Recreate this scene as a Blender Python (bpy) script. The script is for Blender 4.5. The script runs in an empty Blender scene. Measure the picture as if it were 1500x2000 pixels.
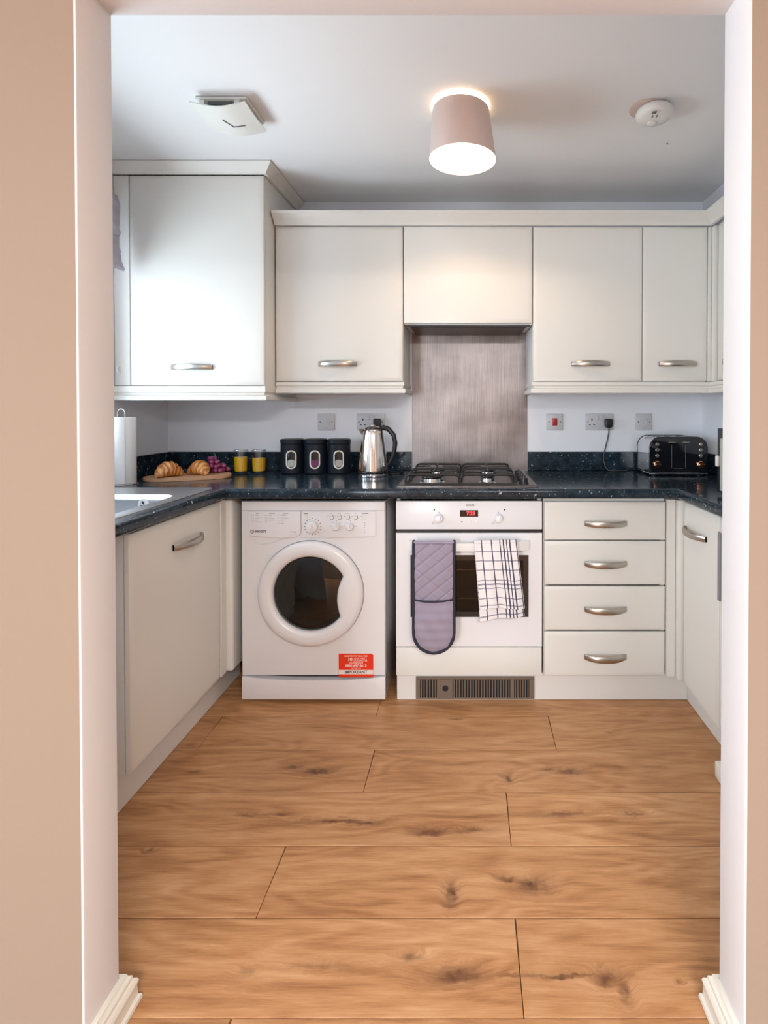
import bpy, bmesh, math, random
from mathutils import Vector, Matrix
random.seed(7)
R = math.radians
PI = math.pi
S = bpy.context.scene
C = S.collection

# ------------------------------------------------------------------ camera
cd = bpy.data.cameras.new('camera')
cam = bpy.data.objects.new('camera', cd)
C.objects.link(cam)
cam.location = (0, 0, 1.205)
cam.rotation_euler = (PI / 2 - 0.0117, 0, 0)
cd.sensor_fit = 'VERTICAL'
cd.sensor_height = 36.0
cd.lens = 36.0 * 1000.0 / 2000.0
cd.shift_x = -(918 - 750) / 2000.0
cd.shift_y = -(1000 - 811.7) / 2000.0
cd.clip_start = 0.02
S.camera = cam

# ------------------------------------------------------------------ world, lights, exposure
w = bpy.data.worlds.new('world')
S.world = w
w.use_nodes = True
bg = w.node_tree.nodes['Background']
bg.inputs[0].default_value = (0.80, 0.89, 1.0, 1)
bg.inputs[1].default_value = 1.2


def area(name, loc, rot, sx, sy, power, col):
    l = bpy.data.lights.new(name, 'AREA')
    l.shape = 'RECTANGLE'
    l.size, l.size_y, l.energy, l.color = sx, sy, power, col
    o = bpy.data.objects.new(name, l)
    C.objects.link(o)
    o.location, o.rotation_euler = loc, rot
    return o


# daylight through the kitchen window (left), plus added fill: an uplight outside that window
# and three added living-room area lights, to the left, behind and overhead
area('kitchen_window_daylight', (-2.35, 2.0, 1.95), (0, -PI / 2 + .45, -.2), 1.3, 1.3, 52, (0.74, 0.87, 1.0))
area('kitchen_uplight_fill', (-2.15, 1.80, .95), (0, -PI / 2 - .55, 0), 1.0, 1.3, 62, (0.80, 0.90, 1.0))  # added uplight that brightens the ceiling, no known source
area('living_left_fill', (-2.56, -1.2, 1.30), (0, -PI / 2 - .12, 0), 1.9, 2.2, 14, (0.90, 0.95, 1.0))  # added side fill, the living-room window is invented
area('living_rear_fill', (-1.80, -3.22, 1.15), (PI / 2, 0, -.25), 1.1, 1.8, 78, (0.88, 0.94, 1.0))  # added frontal fill for the lower fronts, invented window
area('living_overhead_fill', (.65, -1.7, 2.22), (0, 0, 0), 1.2, .6, 112, (0.98, 0.98, 1.0))  # added overhead fill, no lamp is known here
S.view_settings.view_transform = 'Standard'
S.view_settings.look = 'None'
S.view_settings.gamma = 1
S.view_settings.use_curve_mapping = False
S.view_settings.exposure = 0.3

# ------------------------------------------------------------------ materials
MATS = {}


def mat(name, col=(.8, .8, .8), rough=.5, metal=0.0, spec=.5, bump=0, bscale=200, emit=None, es=1, coat=0, trans=0, sheen=0, var=0, vscale=3):
    m = bpy.data.materials.new(name)
    m.use_nodes = True
    nt = m.node_tree
    b = nt.nodes['Principled BSDF']
    b.inputs['Base Color'].default_value = (*col, 1)
    b.inputs['Roughness'].default_value = rough
    b.inputs['Metallic'].default_value = metal
    b.inputs['Specular IOR Level'].default_value = spec
    b.inputs['Coat Weight'].default_value = coat
    b.inputs['Transmission Weight'].default_value = trans
    b.inputs['Sheen Weight'].default_value = sheen
    if emit:
        b.inputs['Emission Color'].default_value = (*emit, 1)
        b.inputs['Emission Strength'].default_value = es
    tc = nt.nodes.new('ShaderNodeTexCoord')
    if var:
        n = nt.nodes.new('ShaderNodeTexNoise')
        n.inputs['Scale'].default_value = vscale
        n.inputs['Detail'].default_value = 4
        nt.links.new(tc.outputs['Object'], n.inputs['Vector'])
        mx = nt.nodes.new('ShaderNodeMix')
        mx.data_type = 'RGBA'
        mx.inputs[6].default_value = (*[c * (1 - var) for c in col], 1)
        mx.inputs[7].default_value = (*[min(1, c * (1 + var)) for c in col], 1)
        nt.links.new(n.outputs[0], mx.inputs[0])
        nt.links.new(mx.outputs[2], b.inputs['Base Color'])
    if bump:
        n = nt.nodes.new('ShaderNodeTexNoise')
        n.inputs['Scale'].default_value = bscale
        n.inputs['Detail'].default_value = 3
        nt.links.new(tc.outputs['Object'], n.inputs['Vector'])
        bp = nt.nodes.new('ShaderNodeBump')
        bp.inputs['Strength'].default_value = bump
        bp.inputs['Distance'].default_value = .002
        nt.links.new(n.outputs[0], bp.inputs['Height'])
        nt.links.new(bp.outputs[0], b.inputs['Normal'])
    MATS[name] = m
    return m


M_vinyl = mat('cream_vinyl', (.755, .74, .69), .42, bump=.05, bscale=900)
M_carcass = mat('white_melamine', (.78, .77, .73), .45)
M_plinth = mat('plinth_white', (.74, .72, .68), .45)
M_wall = mat('kitchen_wall_paint', (.84, .85, .89), .75, bump=.12, bscale=160)
M_ceil = mat('ceiling_paint', (.84, .85, .85), .85, bump=.08, bscale=120)
M_reveal = mat('reveal_white_paint', (.78, .77, .78), .7, bump=.12, bscale=160)
M_beige = mat('beige_wall_paint', (.335, .26, .20), .8, bump=.15, bscale=160, var=.02, vscale=2)
M_gloss = mat('white_gloss_trim', (.82, .79, .70), .3)
M_white = mat('appliance_white', (.80, .79, .80), .28)
M_whitepl = mat('white_plastic', (.80, .79, .76), .35)
M_plate = mat('socket_plate', (.58, .58, .60), .35)
M_line = mat('panel_seam_grey', (.30, .30, .33), .5)
M_print = mat('grey_print', (.12, .12, .14), .5)
M_printlt = mat('light_grey_print', (.36, .37, .40), .5)
M_black = mat('black_plastic', (.012, .012, .014), .35)
M_blackgl = mat('black_gloss', (.008, .009, .012), .12, coat=.5)
M_castiron = mat('black_enamel', (.012, .012, .012), .35, bump=.1, bscale=300)
M_nickel = mat('satin_nickel', (.50, .46, .41), .33, 1)
M_chrome = mat('chrome', (.78, .78, .80), .09, 1)
M_sinksteel = mat('sink_steel', (.70, .73, .77), .28, 1, bump=.03, bscale=400)
M_copper = mat('copper', (.86, .42, .24), .2, 1)
M_kettle = mat('polished_kettle_steel', (.86, .77, .71), .11, 1)
M_canister = mat('canister_black', (.008, .013, .021), .38, spec=.28)
M_canring = mat('cream_ring', (.82, .77, .68), .3)
M_paper = mat('kitchen_paper', (.86, .87, .87), .9, bump=.4, bscale=220)
M_board = mat('board_wood', (.55, .31, .17), .5, var=.22, vscale=18)
M_juice = mat('orange_juice', (.95, .50, .005), .3)
M_red = mat('red_switch', (.42, .012, .012), .3)
M_redlabel = mat('red_label', (.82, .035, .008), .4)
M_cream = mat('label_cream', (.88, .78, .70), .4)
M_fabricgrey = mat('roman_blind_fabric', (.42, .40, .45), .9, bump=.3, bscale=400, var=.5, vscale=22)
M_shade = mat('velvet_shade', (.64, .56, .52), .8, sheen=.5, bump=.2, bscale=60, var=.12, vscale=9)
def let_light_through(m, amount, col):
    nt = m.node_tree
    out = [n for n in nt.nodes if n.type == 'OUTPUT_MATERIAL'][0]
    mx = nt.nodes.new('ShaderNodeMixShader')
    mx.inputs[0].default_value = amount
    tl = nt.nodes.new('ShaderNodeBsdfTranslucent')
    tl.inputs[0].default_value = (*col, 1)
    nt.links.new(nt.nodes['Principled BSDF'].outputs[0], mx.inputs[1])
    nt.links.new(tl.outputs[0], mx.inputs[2])
    nt.links.new(mx.outputs[0], out.inputs[0])


let_light_through(M_shade, .12, (.8, .58, .46))
M_lining = mat('shade_lining', (.92, .90, .84), .6)
let_light_through(M_lining, .25, (.9, .8, .7))
M_bulb = mat('lit_bulb', (1, .9, .7), .4, emit=(1, .80, .55), es=9)


def frosted(m):
    # the filament's light passes the bulb's envelope
    nt = m.node_tree
    out = [n for n in nt.nodes if n.type == 'OUTPUT_MATERIAL'][0]
    mx = nt.nodes.new('ShaderNodeMixShader')
    mx.inputs[0].default_value = .88
    tr = nt.nodes.new('ShaderNodeBsdfTransparent')
    nt.links.new(nt.nodes['Principled BSDF'].outputs[0], mx.inputs[1])
    nt.links.new(tr.outputs[0], mx.inputs[2])
    nt.links.new(mx.outputs[0], out.inputs[0])


frosted(M_bulb)
M_ventwhite = mat('vent_plastic', (.76, .76, .71), .4)
M_grey = mat('dark_grey', (.12, .13, .13), .5)
M_greygreen = mat('dull_grey_green', (.42, .45, .40), .5)
M_strip = mat('grey_strip', (.22, .23, .25), .4)
M_digit = mat('red_digits', (.6, .02, .02), .4, emit=(1, .03, .05), es=3.0)
M_display = mat('display_black', (.01, .008, .008), .15)
M_ovendark = mat('oven_cavity', (.20, .175, .14), .5)
M_drum = mat('drum_steel', (.30, .28, .27), .3, 1)
M_gasket = mat('grey_rubber', (.05, .05, .055), .6)
M_mauve = mat('mauve_velvet', (.30, .255, .33), .7, sheen=.5, bump=.25, bscale=250, var=.12, vscale=14)
M_binding = mat('navy_binding', (.018, .020, .035), .75)
M_heater = mat('heater_bronze', (.19, .15, .115), .45, .3)
M_slabfloor = mat('subfloor', (.10, .06, .035), .8)
def crust_material():
    m = mat('croissant_crust', (.60, .235, .055), .38, bump=.5, bscale=120)
    nt = m.node_tree
    tc = N(nt, 'ShaderNodeTexCoord')
    wv = N(nt, 'ShaderNodeTexWave')
    wv.inputs['Scale'].default_value = 17
    wv.inputs['Distortion'].default_value = 5
    wv.inputs['Detail'].default_value = 3
    wv.inputs['Detail Scale'].default_value = 2
    nt.links.new(tc.outputs['Object'], wv.inputs['Vector'])
    rp = N(nt, 'ShaderNodeValToRGB')
    e = rp.color_ramp.elements
    e[0].position = .12; e[0].color = (.40, .135, .03, 1)
    e[1].position = .9; e[1].color = (.76, .38, .115, 1)
    e.new(.45).color = (.62, .25, .06, 1)
    nt.links.new(wv.outputs['Fac'], rp.inputs[0])
    nt.links.new(rp.outputs[0], nt.nodes['Principled BSDF'].inputs['Base Color'])
    return m


M_grape = mat('red_grape', (.26, .035, .11), .22, var=.5, vscale=40, coat=.3)
M_stem = mat('grape_stem', (.16, .14, .05), .7)


def glass(name, tint, ref=.12, clear=.85):
    """thin pane: mostly lets light straight through, with a glossy reflection"""
    m = bpy.data.materials.new(name)
    m.use_nodes = True
    nt = m.node_tree
    nt.nodes.clear()
    out = nt.nodes.new('ShaderNodeOutputMaterial')
    tr = nt.nodes.new('ShaderNodeBsdfTransparent')
    tr.inputs[0].default_value = (*[c * clear for c in tint], 1)
    gl = nt.nodes.new('ShaderNodeBsdfGlossy')
    gl.inputs['Roughness'].default_value = .04
    fr = nt.nodes.new('ShaderNodeLayerWeight')
    fr.inputs[0].default_value = .5
    pw = nt.nodes.new('ShaderNodeMath')
    pw.operation = 'POWER'
    pw.inputs[1].default_value = 4
    nt.links.new(fr.outputs['Facing'], pw.inputs[0])
    ad = nt.nodes.new('ShaderNodeMath')
    ad.operation = 'MULTIPLY_ADD'
    ad.use_clamp = True
    ad.inputs[1].default_value = .55
    ad.inputs[2].default_value = ref
    nt.links.new(pw.outputs[0], ad.inputs[0])
    mx = nt.nodes.new('ShaderNodeMixShader')
    nt.links.new(ad.outputs[0], mx.inputs[0])
    nt.links.new(tr.outputs[0], mx.inputs[1])
    nt.links.new(gl.outputs[0], mx.inputs[2])
    nt.links.new(mx.outputs[0], out.inputs[0])
    return m


M_glass = glass('clear_glass', (.96, .98, .98), .07, .98)
M_ovenglass = glass('oven_glass', (.62, .57, .52), .03, .85)
M_washglass = glass('washer_glass', (.42, .46, .46), .07, .8)


def N(nt, t, **kw):
    n = nt.nodes.new(t)
    for k, v in kw.items():
        setattr(n, k, v)
    return n


def worktop_material():
    m = bpy.data.materials.new('worktop_laminate')
    m.use_nodes = True
    nt = m.node_tree
    b = nt.nodes['Principled BSDF']
    b.inputs['Roughness'].default_value = .17
    b.inputs['Specular IOR Level'].default_value = .36
    geo = N(nt, 'ShaderNodeNewGeometry')
    base = N(nt, 'ShaderNodeTexNoise')
    base.inputs['Scale'].default_value = 28
    base.inputs['Detail'].default_value = 6
    nt.links.new(geo.outputs['Position'], base.inputs['Vector'])
    r0 = N(nt, 'ShaderNodeValToRGB')
    r0.color_ramp.elements[0].position = .35
    r0.color_ramp.elements[0].color = (.005, .012, .020, 1)
    r0.color_ramp.elements[1].position = .75
    r0.color_ramp.elements[1].color = (.026, .046, .064, 1)
    nt.links.new(base.outputs[0], r0.inputs[0])
    cur = r0.outputs[0]
    warp = N(nt, 'ShaderNodeTexNoise')
    warp.inputs['Scale'].default_value = 40
    nt.links.new(geo.outputs['Position'], warp.inputs['Vector'])
    wa = N(nt, 'ShaderNodeMix', data_type='RGBA', blend_type='ADD')
    wa.inputs[0].default_value = .022
    nt.links.new(geo.outputs['Position'], wa.inputs[6])
    nt.links.new(warp.outputs[1], wa.inputs[7])
    for sc, lo, hi, col in ((30, .17, .12, (.42, .48, .50)), (62, .22, .15, (.26, .32, .34)), (110, .26, .18, (.15, .20, .22))):
        v = N(nt, 'ShaderNodeTexVoronoi')
        v.inputs['Scale'].default_value = sc
        nt.links.new(wa.outputs[2], v.inputs['Vector'])
        rm = N(nt, 'ShaderNodeMapRange')
        rm.inputs[1].default_value = lo
        rm.inputs[2].default_value = hi
        nt.links.new(v.outputs['Distance'], rm.inputs[0])
        # only some cells carry a fleck
        sep = N(nt, 'ShaderNodeSeparateColor')
        nt.links.new(v.outputs['Color'], sep.inputs[0])
        gt = N(nt, 'ShaderNodeMapRange')
        gt.inputs[1].default_value = .62
        gt.inputs[2].default_value = .85
        nt.links.new(sep.outputs[0], gt.inputs[0])
        mu = N(nt, 'ShaderNodeMath', operation='MULTIPLY')
        nt.links.new(rm.outputs[0], mu.inputs[0])
        nt.links.new(gt.outputs[0], mu.inputs[1])
        mx = N(nt, 'ShaderNodeMix', data_type='RGBA')
        mx.inputs[7].default_value = (*col, 1)
        nt.links.new(mu.outputs[0], mx.inputs[0])
        nt.links.new(cur, mx.inputs[6])
        cur = mx.outputs[2]
    nt.links.new(cur, b.inputs['Base Color'])
    return m


M_worktop = worktop_material()
M_croissant = crust_material()


def brushed_steel():
    m = bpy.data.materials.new('brushed_steel')
    m.use_nodes = True
    nt = m.node_tree
    b = nt.nodes['Principled BSDF']
    b.inputs['Metallic'].default_value = 1
    tc = N(nt, 'ShaderNodeTexCoord')
    mp = N(nt, 'ShaderNodeMapping')
    mp.inputs['Scale'].default_value = (420, 420, 5)
    nt.links.new(tc.outputs['Object'], mp.inputs[0])
    n = N(nt, 'ShaderNodeTexNoise')
    n.inputs['Scale'].default_value = 1
    n.inputs['Detail'].default_value = 3
    nt.links.new(mp.outputs[0], n.inputs['Vector'])
    big = N(nt, 'ShaderNodeTexNoise')
    big.inputs['Scale'].default_value = 6
    big.inputs['Detail'].default_value = 5
    nt.links.new(tc.outputs['Object'], big.inputs['Vector'])
    rr = N(nt, 'ShaderNodeMapRange')
    rr.inputs[3].default_value = .26
    rr.inputs[4].default_value = .46
    nt.links.new(big.outputs[0], rr.inputs[0])
    nt.links.new(rr.outputs[0], b.inputs['Roughness'])
    rp = N(nt, 'ShaderNodeValToRGB')
    rp.color_ramp.elements[0].position = .3
    rp.color_ramp.elements[0].color = (.20, .178, .172, 1)
    rp.color_ramp.elements[1].position = .7
    rp.color_ramp.elements[1].color = (.30, .27, .265, 1)
    nt.links.new(n.outputs[0], rp.inputs[0])
    cl_ = N(nt, 'ShaderNodeMapRange')
    cl_.inputs[1].default_value = .3
    cl_.inputs[2].default_value = .7
    cl_.inputs[3].default_value = .72
    cl_.inputs[4].default_value = 1.25
    nt.links.new(big.outputs[0], cl_.inputs[0])
    mm = N(nt, 'ShaderNodeMix', data_type='RGBA', blend_type='MULTIPLY')
    mm.inputs[0].default_value = 1
    nt.links.new(rp.outputs[0], mm.inputs[6])
    nt.links.new(cl_.outputs[0], mm.inputs[7])
    nt.links.new(mm.outputs[2], b.inputs['Base Color'])
    bp = N(nt, 'ShaderNodeBump')
    bp.inputs['Strength'].default_value = .12
    bp.inputs['Distance'].default_value = .001
    nt.links.new(n.outputs[0], bp.inputs['Height'])
    nt.links.new(bp.outputs[0], b.inputs['Normal'])
    return m


M_steel = brushed_steel()

# knots of the oak boards: x, y, half length, half width, strength
KNOTS = [(-.505, 1.690, .060, .017, .9), (-.60, 1.708, .05, .010, .6), (.124, 1.657, .016, .022, .8), (.327, 1.690, .048, .014, .8),
         (.262, 1.701, .03, .009, .6), (-.40, 1.486, .13, .009, .7), (-.30, 1.478, .05, .008, .7), (-.114, 1.443, .045, .014, .8),
         (.0, 1.452, .05, .010, .6), (-.047, 1.259, .016, .034, .9), (.158, 1.284, .045, .022, .9), (.095, 1.299, .026, .013, .8),
         (-.875, 1.386, .014, .008, .9), (-.124, 1.110, .036, .012, .8), (-.033, 1.077, .058, .020, .9), (.29, 1.066, .03, .018, 1.0),
         (.19, 1.076, .11, .005, .8), (.32, 1.045, .016, .032, .7), (.484, 1.511, .04, .009, .6), (.28, 1.512, .07, .008, .6),
         (-.48, 1.082, .022, .012, .45), (-.33, 1.095, .10, .010, .35), (-.056, 1.978, .02, .007, .5), (.52, 1.899, .012, .008, .6),
         (-.577, 1.511, .06, .007, .5), (.443, 1.062, .008, .006, .7), (-.917, 1.691, .03, .009, .5), (-.66, 1.506, .05, .009, .5)]


def oak_material():
    m = bpy.data.materials.new('oak_laminate')
    m.use_nodes = True
    nt = m.node_tree
    L = nt.links.new
    b = nt.nodes['Principled BSDF']
    b.inputs['Specular IOR Level'].default_value = .4
    geo = N(nt, 'ShaderNodeNewGeometry')
    oi = N(nt, 'ShaderNodeObjectInfo')
    wn = N(nt, 'ShaderNodeTexNoise')
    wn.inputs['Scale'].default_value = 38
    wn.inputs['Detail'].default_value = 3
    L(geo.outputs['Position'], wn.inputs['Vector'])
    wp = N(nt, 'ShaderNodeMix', data_type='RGBA', blend_type='LINEAR_LIGHT')
    wp.inputs[0].default_value = .012
    L(geo.outputs['Position'], wp.inputs[6])
    L(wn.outputs[1], wp.inputs[7])
    core = None
    halo = None
    for x, y, a, c, s in KNOTS:
        su = N(nt, 'ShaderNodeVectorMath', operation='SUBTRACT')
        su.inputs[1].default_value = (x, y, 0)
        L(wp.outputs[2], su.inputs[0])
        mu = N(nt, 'ShaderNodeVectorMath', operation='MULTIPLY')
        mu.inputs[1].default_value = (1 / a, 1 / c, 0)
        L(su.outputs[0], mu.inputs[0])
        le = N(nt, 'ShaderNodeVectorMath', operation='LENGTH')
        L(mu.outputs[0], le.inputs[0])
        r1 = N(nt, 'ShaderNodeMapRange', interpolation_type='SMOOTHSTEP')
        r1.inputs[1].default_value = 1.15
        r1.inputs[2].default_value = .15
        r1.inputs[4].default_value = s
        L(le.outputs['Value'], r1.inputs[0])
        r2 = N(nt, 'ShaderNodeMapRange', interpolation_type='SMOOTHSTEP')
        r2.inputs[1].default_value = 2.4
        r2.inputs[2].default_value = .3
        r2.inputs[4].default_value = s
        L(le.outputs['Value'], r2.inputs[0])
        if core is None:
            core, halo = r1.outputs[0], r2.outputs[0]
        else:
            k = N(nt, 'ShaderNodeMath', operation='MAXIMUM')
            L(core, k.inputs[0]); L(r1.outputs[0], k.inputs[1])
            core = k.outputs[0]
            k = N(nt, 'ShaderNodeMath', operation='MAXIMUM')
            L(halo, k.inputs[0]); L(r2.outputs[0], k.inputs[1])
            halo = k.outputs[0]
    # grain coordinate: stretched along x, its own stretch of wood on each board, bent round the knots
    off = N(nt, 'ShaderNodeMath', operation='MULTIPLY')
    off.inputs[1].default_value = 37
    L(oi.outputs['Random'], off.inputs[0])
    cx = N(nt, 'ShaderNodeCombineXYZ')
    L(off.outputs[0], cx.inputs[0]); L(off.outputs[0], cx.inputs[2])
    bend = N(nt, 'ShaderNodeMath', operation='MULTIPLY')
    bend.inputs[1].default_value = .022
    L(halo, bend.inputs[0])
    L(bend.outputs[0], cx.inputs[1])
    ad = N(nt, 'ShaderNodeVectorMath', operation='ADD')
    L(geo.outputs['Position'], ad.inputs[0]); L(cx.outputs[0], ad.inputs[1])
    mp = N(nt, 'ShaderNodeMapping')
    mp.inputs['Scale'].default_value = (2.6, 20, 1)
    L(ad.outputs[0], mp.inputs[0])
    g1 = N(nt, 'ShaderNodeTexNoise')
    g1.inputs['Scale'].default_value = 1
    g1.inputs['Detail'].default_value = 8
    g1.inputs['Roughness'].default_value = .72
    g1.inputs['Distortion'].default_value = .35
    L(mp.outputs[0], g1.inputs['Vector'])
    mp2 = N(nt, 'ShaderNodeMapping')
    mp2.inputs['Scale'].default_value = (14, 330, 1)
    L(ad.outputs[0], mp2.inputs[0])
    g2 = N(nt, 'ShaderNodeTexNoise')
    g2.inputs['Scale'].default_value = 1
    g2.inputs['Detail'].default_value = 3
    L(mp2.outputs[0], g2.inputs['Vector'])
    # cathedral rings
    mp3 = N(nt, 'ShaderNodeMapping')
    mp3.inputs['Scale'].default_value = (1.5, 7.5, 1)
    L(ad.outputs[0], mp3.inputs[0])
    g3 = N(nt, 'ShaderNodeTexNoise')
    g3.inputs['Scale'].default_value = 1
    g3.inputs['Detail'].default_value = 2
    L(mp3.outputs[0], g3.inputs['Vector'])
    ring = N(nt, 'ShaderNodeMath', operation='MULTIPLY')
    ring.inputs[1].default_value = 70
    L(g3.outputs[0], ring.inputs[0])
    sn = N(nt, 'ShaderNodeMath', operation='SINE')
    L(ring.outputs[0], sn.inputs[0])
    sm = N(nt, 'ShaderNodeMath', operation='MULTIPLY_ADD')
    sm.inputs[1].default_value = .06
    L(sn.outputs[0], sm.inputs[0])
    L(g1.outputs[0], sm.inputs[2])
    sm2 = N(nt, 'ShaderNodeMath', operation='MULTIPLY_ADD')
    sm2.inputs[1].default_value = .30
    L(g2.outputs[0], sm2.inputs[0]); L(sm.outputs[0], sm2.inputs[2])
    rp = N(nt, 'ShaderNodeValToRGB')
    e = rp.color_ramp.elements
    e[0].position = .40; e[0].color = (.31, .130, .048, 1)
    e[1].position = .92; e[1].color = (.66, .375, .19, 1)
    e.new(.64).color = (.50, .246, .104, 1)
    L(sm2.outputs[0], rp.inputs[0])
    # board to board tone
    tone = N(nt, 'ShaderNodeMapRange')
    tone.inputs[3].default_value = .90
    tone.inputs[4].default_value = 1.08
    L(oi.outputs['Random'], tone.inputs[0])
    tm = N(nt, 'ShaderNodeMix', data_type='RGBA', blend_type='MULTIPLY')
    tm.inputs[0].default_value = 1
    L(rp.outputs[0], tm.inputs[6]); L(tone.outputs[0], tm.inputs[7])
    # streaky halo and dark heart of the knots
    hm = N(nt, 'ShaderNodeMath', operation='MULTIPLY')
    L(halo, hm.inputs[0])
    hr = N(nt, 'ShaderNodeMapRange')
    hr.inputs[1].default_value = .62; hr.inputs[2].default_value = .38
    L(g1.outputs[0], hr.inputs[0])
    L(hr.outputs[0], hm.inputs[1])
    k1 = N(nt, 'ShaderNodeMix', data_type='RGBA')
    k1.inputs[7].default_value = (.23, .098, .042, 1)
    L(hm.outputs[0], k1.inputs[0]); L(tm.outputs[2], k1.inputs[6])
    cr = N(nt, 'ShaderNodeMapRange')
    cr.inputs[1].default_value = .30; cr.inputs[2].default_value = .75
    L(wn.outputs[0], cr.inputs[0])
    cm = N(nt, 'ShaderNodeMath', operation='MULTIPLY', use_clamp=True)
    L(core, cm.inputs[0])
    cr.inputs[3].default_value = 1.15; cr.inputs[4].default_value = .25
    L(cr.outputs[0], cm.inputs[1])
    k2 = N(nt, 'ShaderNodeMix', data_type='RGBA')
    k2.inputs[7].default_value = (.085, .030, .013, 1)
    L(cm.outputs[0], k2.inputs[0]); L(k1.outputs[2], k2.inputs[6])
    L(k2.outputs[2], b.inputs['Base Color'])
    rr = N(nt, 'ShaderNodeMapRange')
    rr.inputs[3].default_value = .34; rr.inputs[4].default_value = .5
    L(g1.outputs[0], rr.inputs[0])
    L(rr.outputs[0], b.inputs['Roughness'])
    bp = N(nt, 'ShaderNodeBump')
    bp.inputs['Strength'].default_value = .18
    bp.inputs['Distance'].default_value = .001
    L(sm2.outputs[0], bp.inputs['Height'])
    L(bp.outputs[0], b.inputs['Normal'])
    return m


M_oak = oak_material()


def towel_material():
    m = bpy.data.materials.new('checked_towel')
    m.use_nodes = True
    nt = m.node_tree
    L = nt.links.new
    b = nt.nodes['Principled BSDF']
    b.inputs['Roughness'].default_value = .9
    tc = N(nt, 'ShaderNodeTexCoord')
    sp = N(nt, 'ShaderNodeSeparateXYZ')
    L(tc.outputs['UV'], sp.inputs[0])
    cur = None
    for ax, items, col in ((1, [(.13, .008), (.27, .008), (.41, .008), (.57, .008), (.63, .012), (.69, .008), (.84, .008), (.95, .008)], (.30, .28, .33)),
                           (0, [(.17, .012), (.40, .012), (.60, .012), (.68, .016), (.755, .012), (.83, .016), (.98, .012)], (.055, .05, .085))):
        f = None
        for p, hw in items:
            c = N(nt, 'ShaderNodeMath', operation='COMPARE')
            c.inputs[1].default_value = p
            c.inputs[2].default_value = hw
            L(sp.outputs[ax], c.inputs[0])
            if f is None:
                f = c.outputs[0]
            else:
                k = N(nt, 'ShaderNodeMath', operation='MAXIMUM')
                L(f, k.inputs[0]); L(c.outputs[0], k.inputs[1])
                f = k.outputs[0]
        mx = N(nt, 'ShaderNodeMix', data_type='RGBA')
        L(f, mx.inputs[0])
        if cur is None:
            mx.inputs[6].default_value = (.80, .76, .76, 1)
        else:
            L(cur, mx.inputs[6])
        mx.inputs[7].default_value = (*col, 1)
        cur = mx.outputs[2]
    L(cur, b.inputs['Base Color'])
    n = N(nt, 'ShaderNodeTexNoise')
    n.inputs['Scale'].default_value = 500
    L(tc.outputs['Object'], n.inputs['Vector'])
    bp = N(nt, 'ShaderNodeBump')
    bp.inputs['Strength'].default_value = .4
    bp.inputs['Distance'].default_value = .001
    L(n.outputs[0], bp.inputs['Height'])
    L(bp.outputs[0], b.inputs['Normal'])
    return m


M_towel = towel_material()

# ------------------------------------------------------------------ mesh helpers
WM = {}   # world matrix of every root / part, kept by hand


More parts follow.
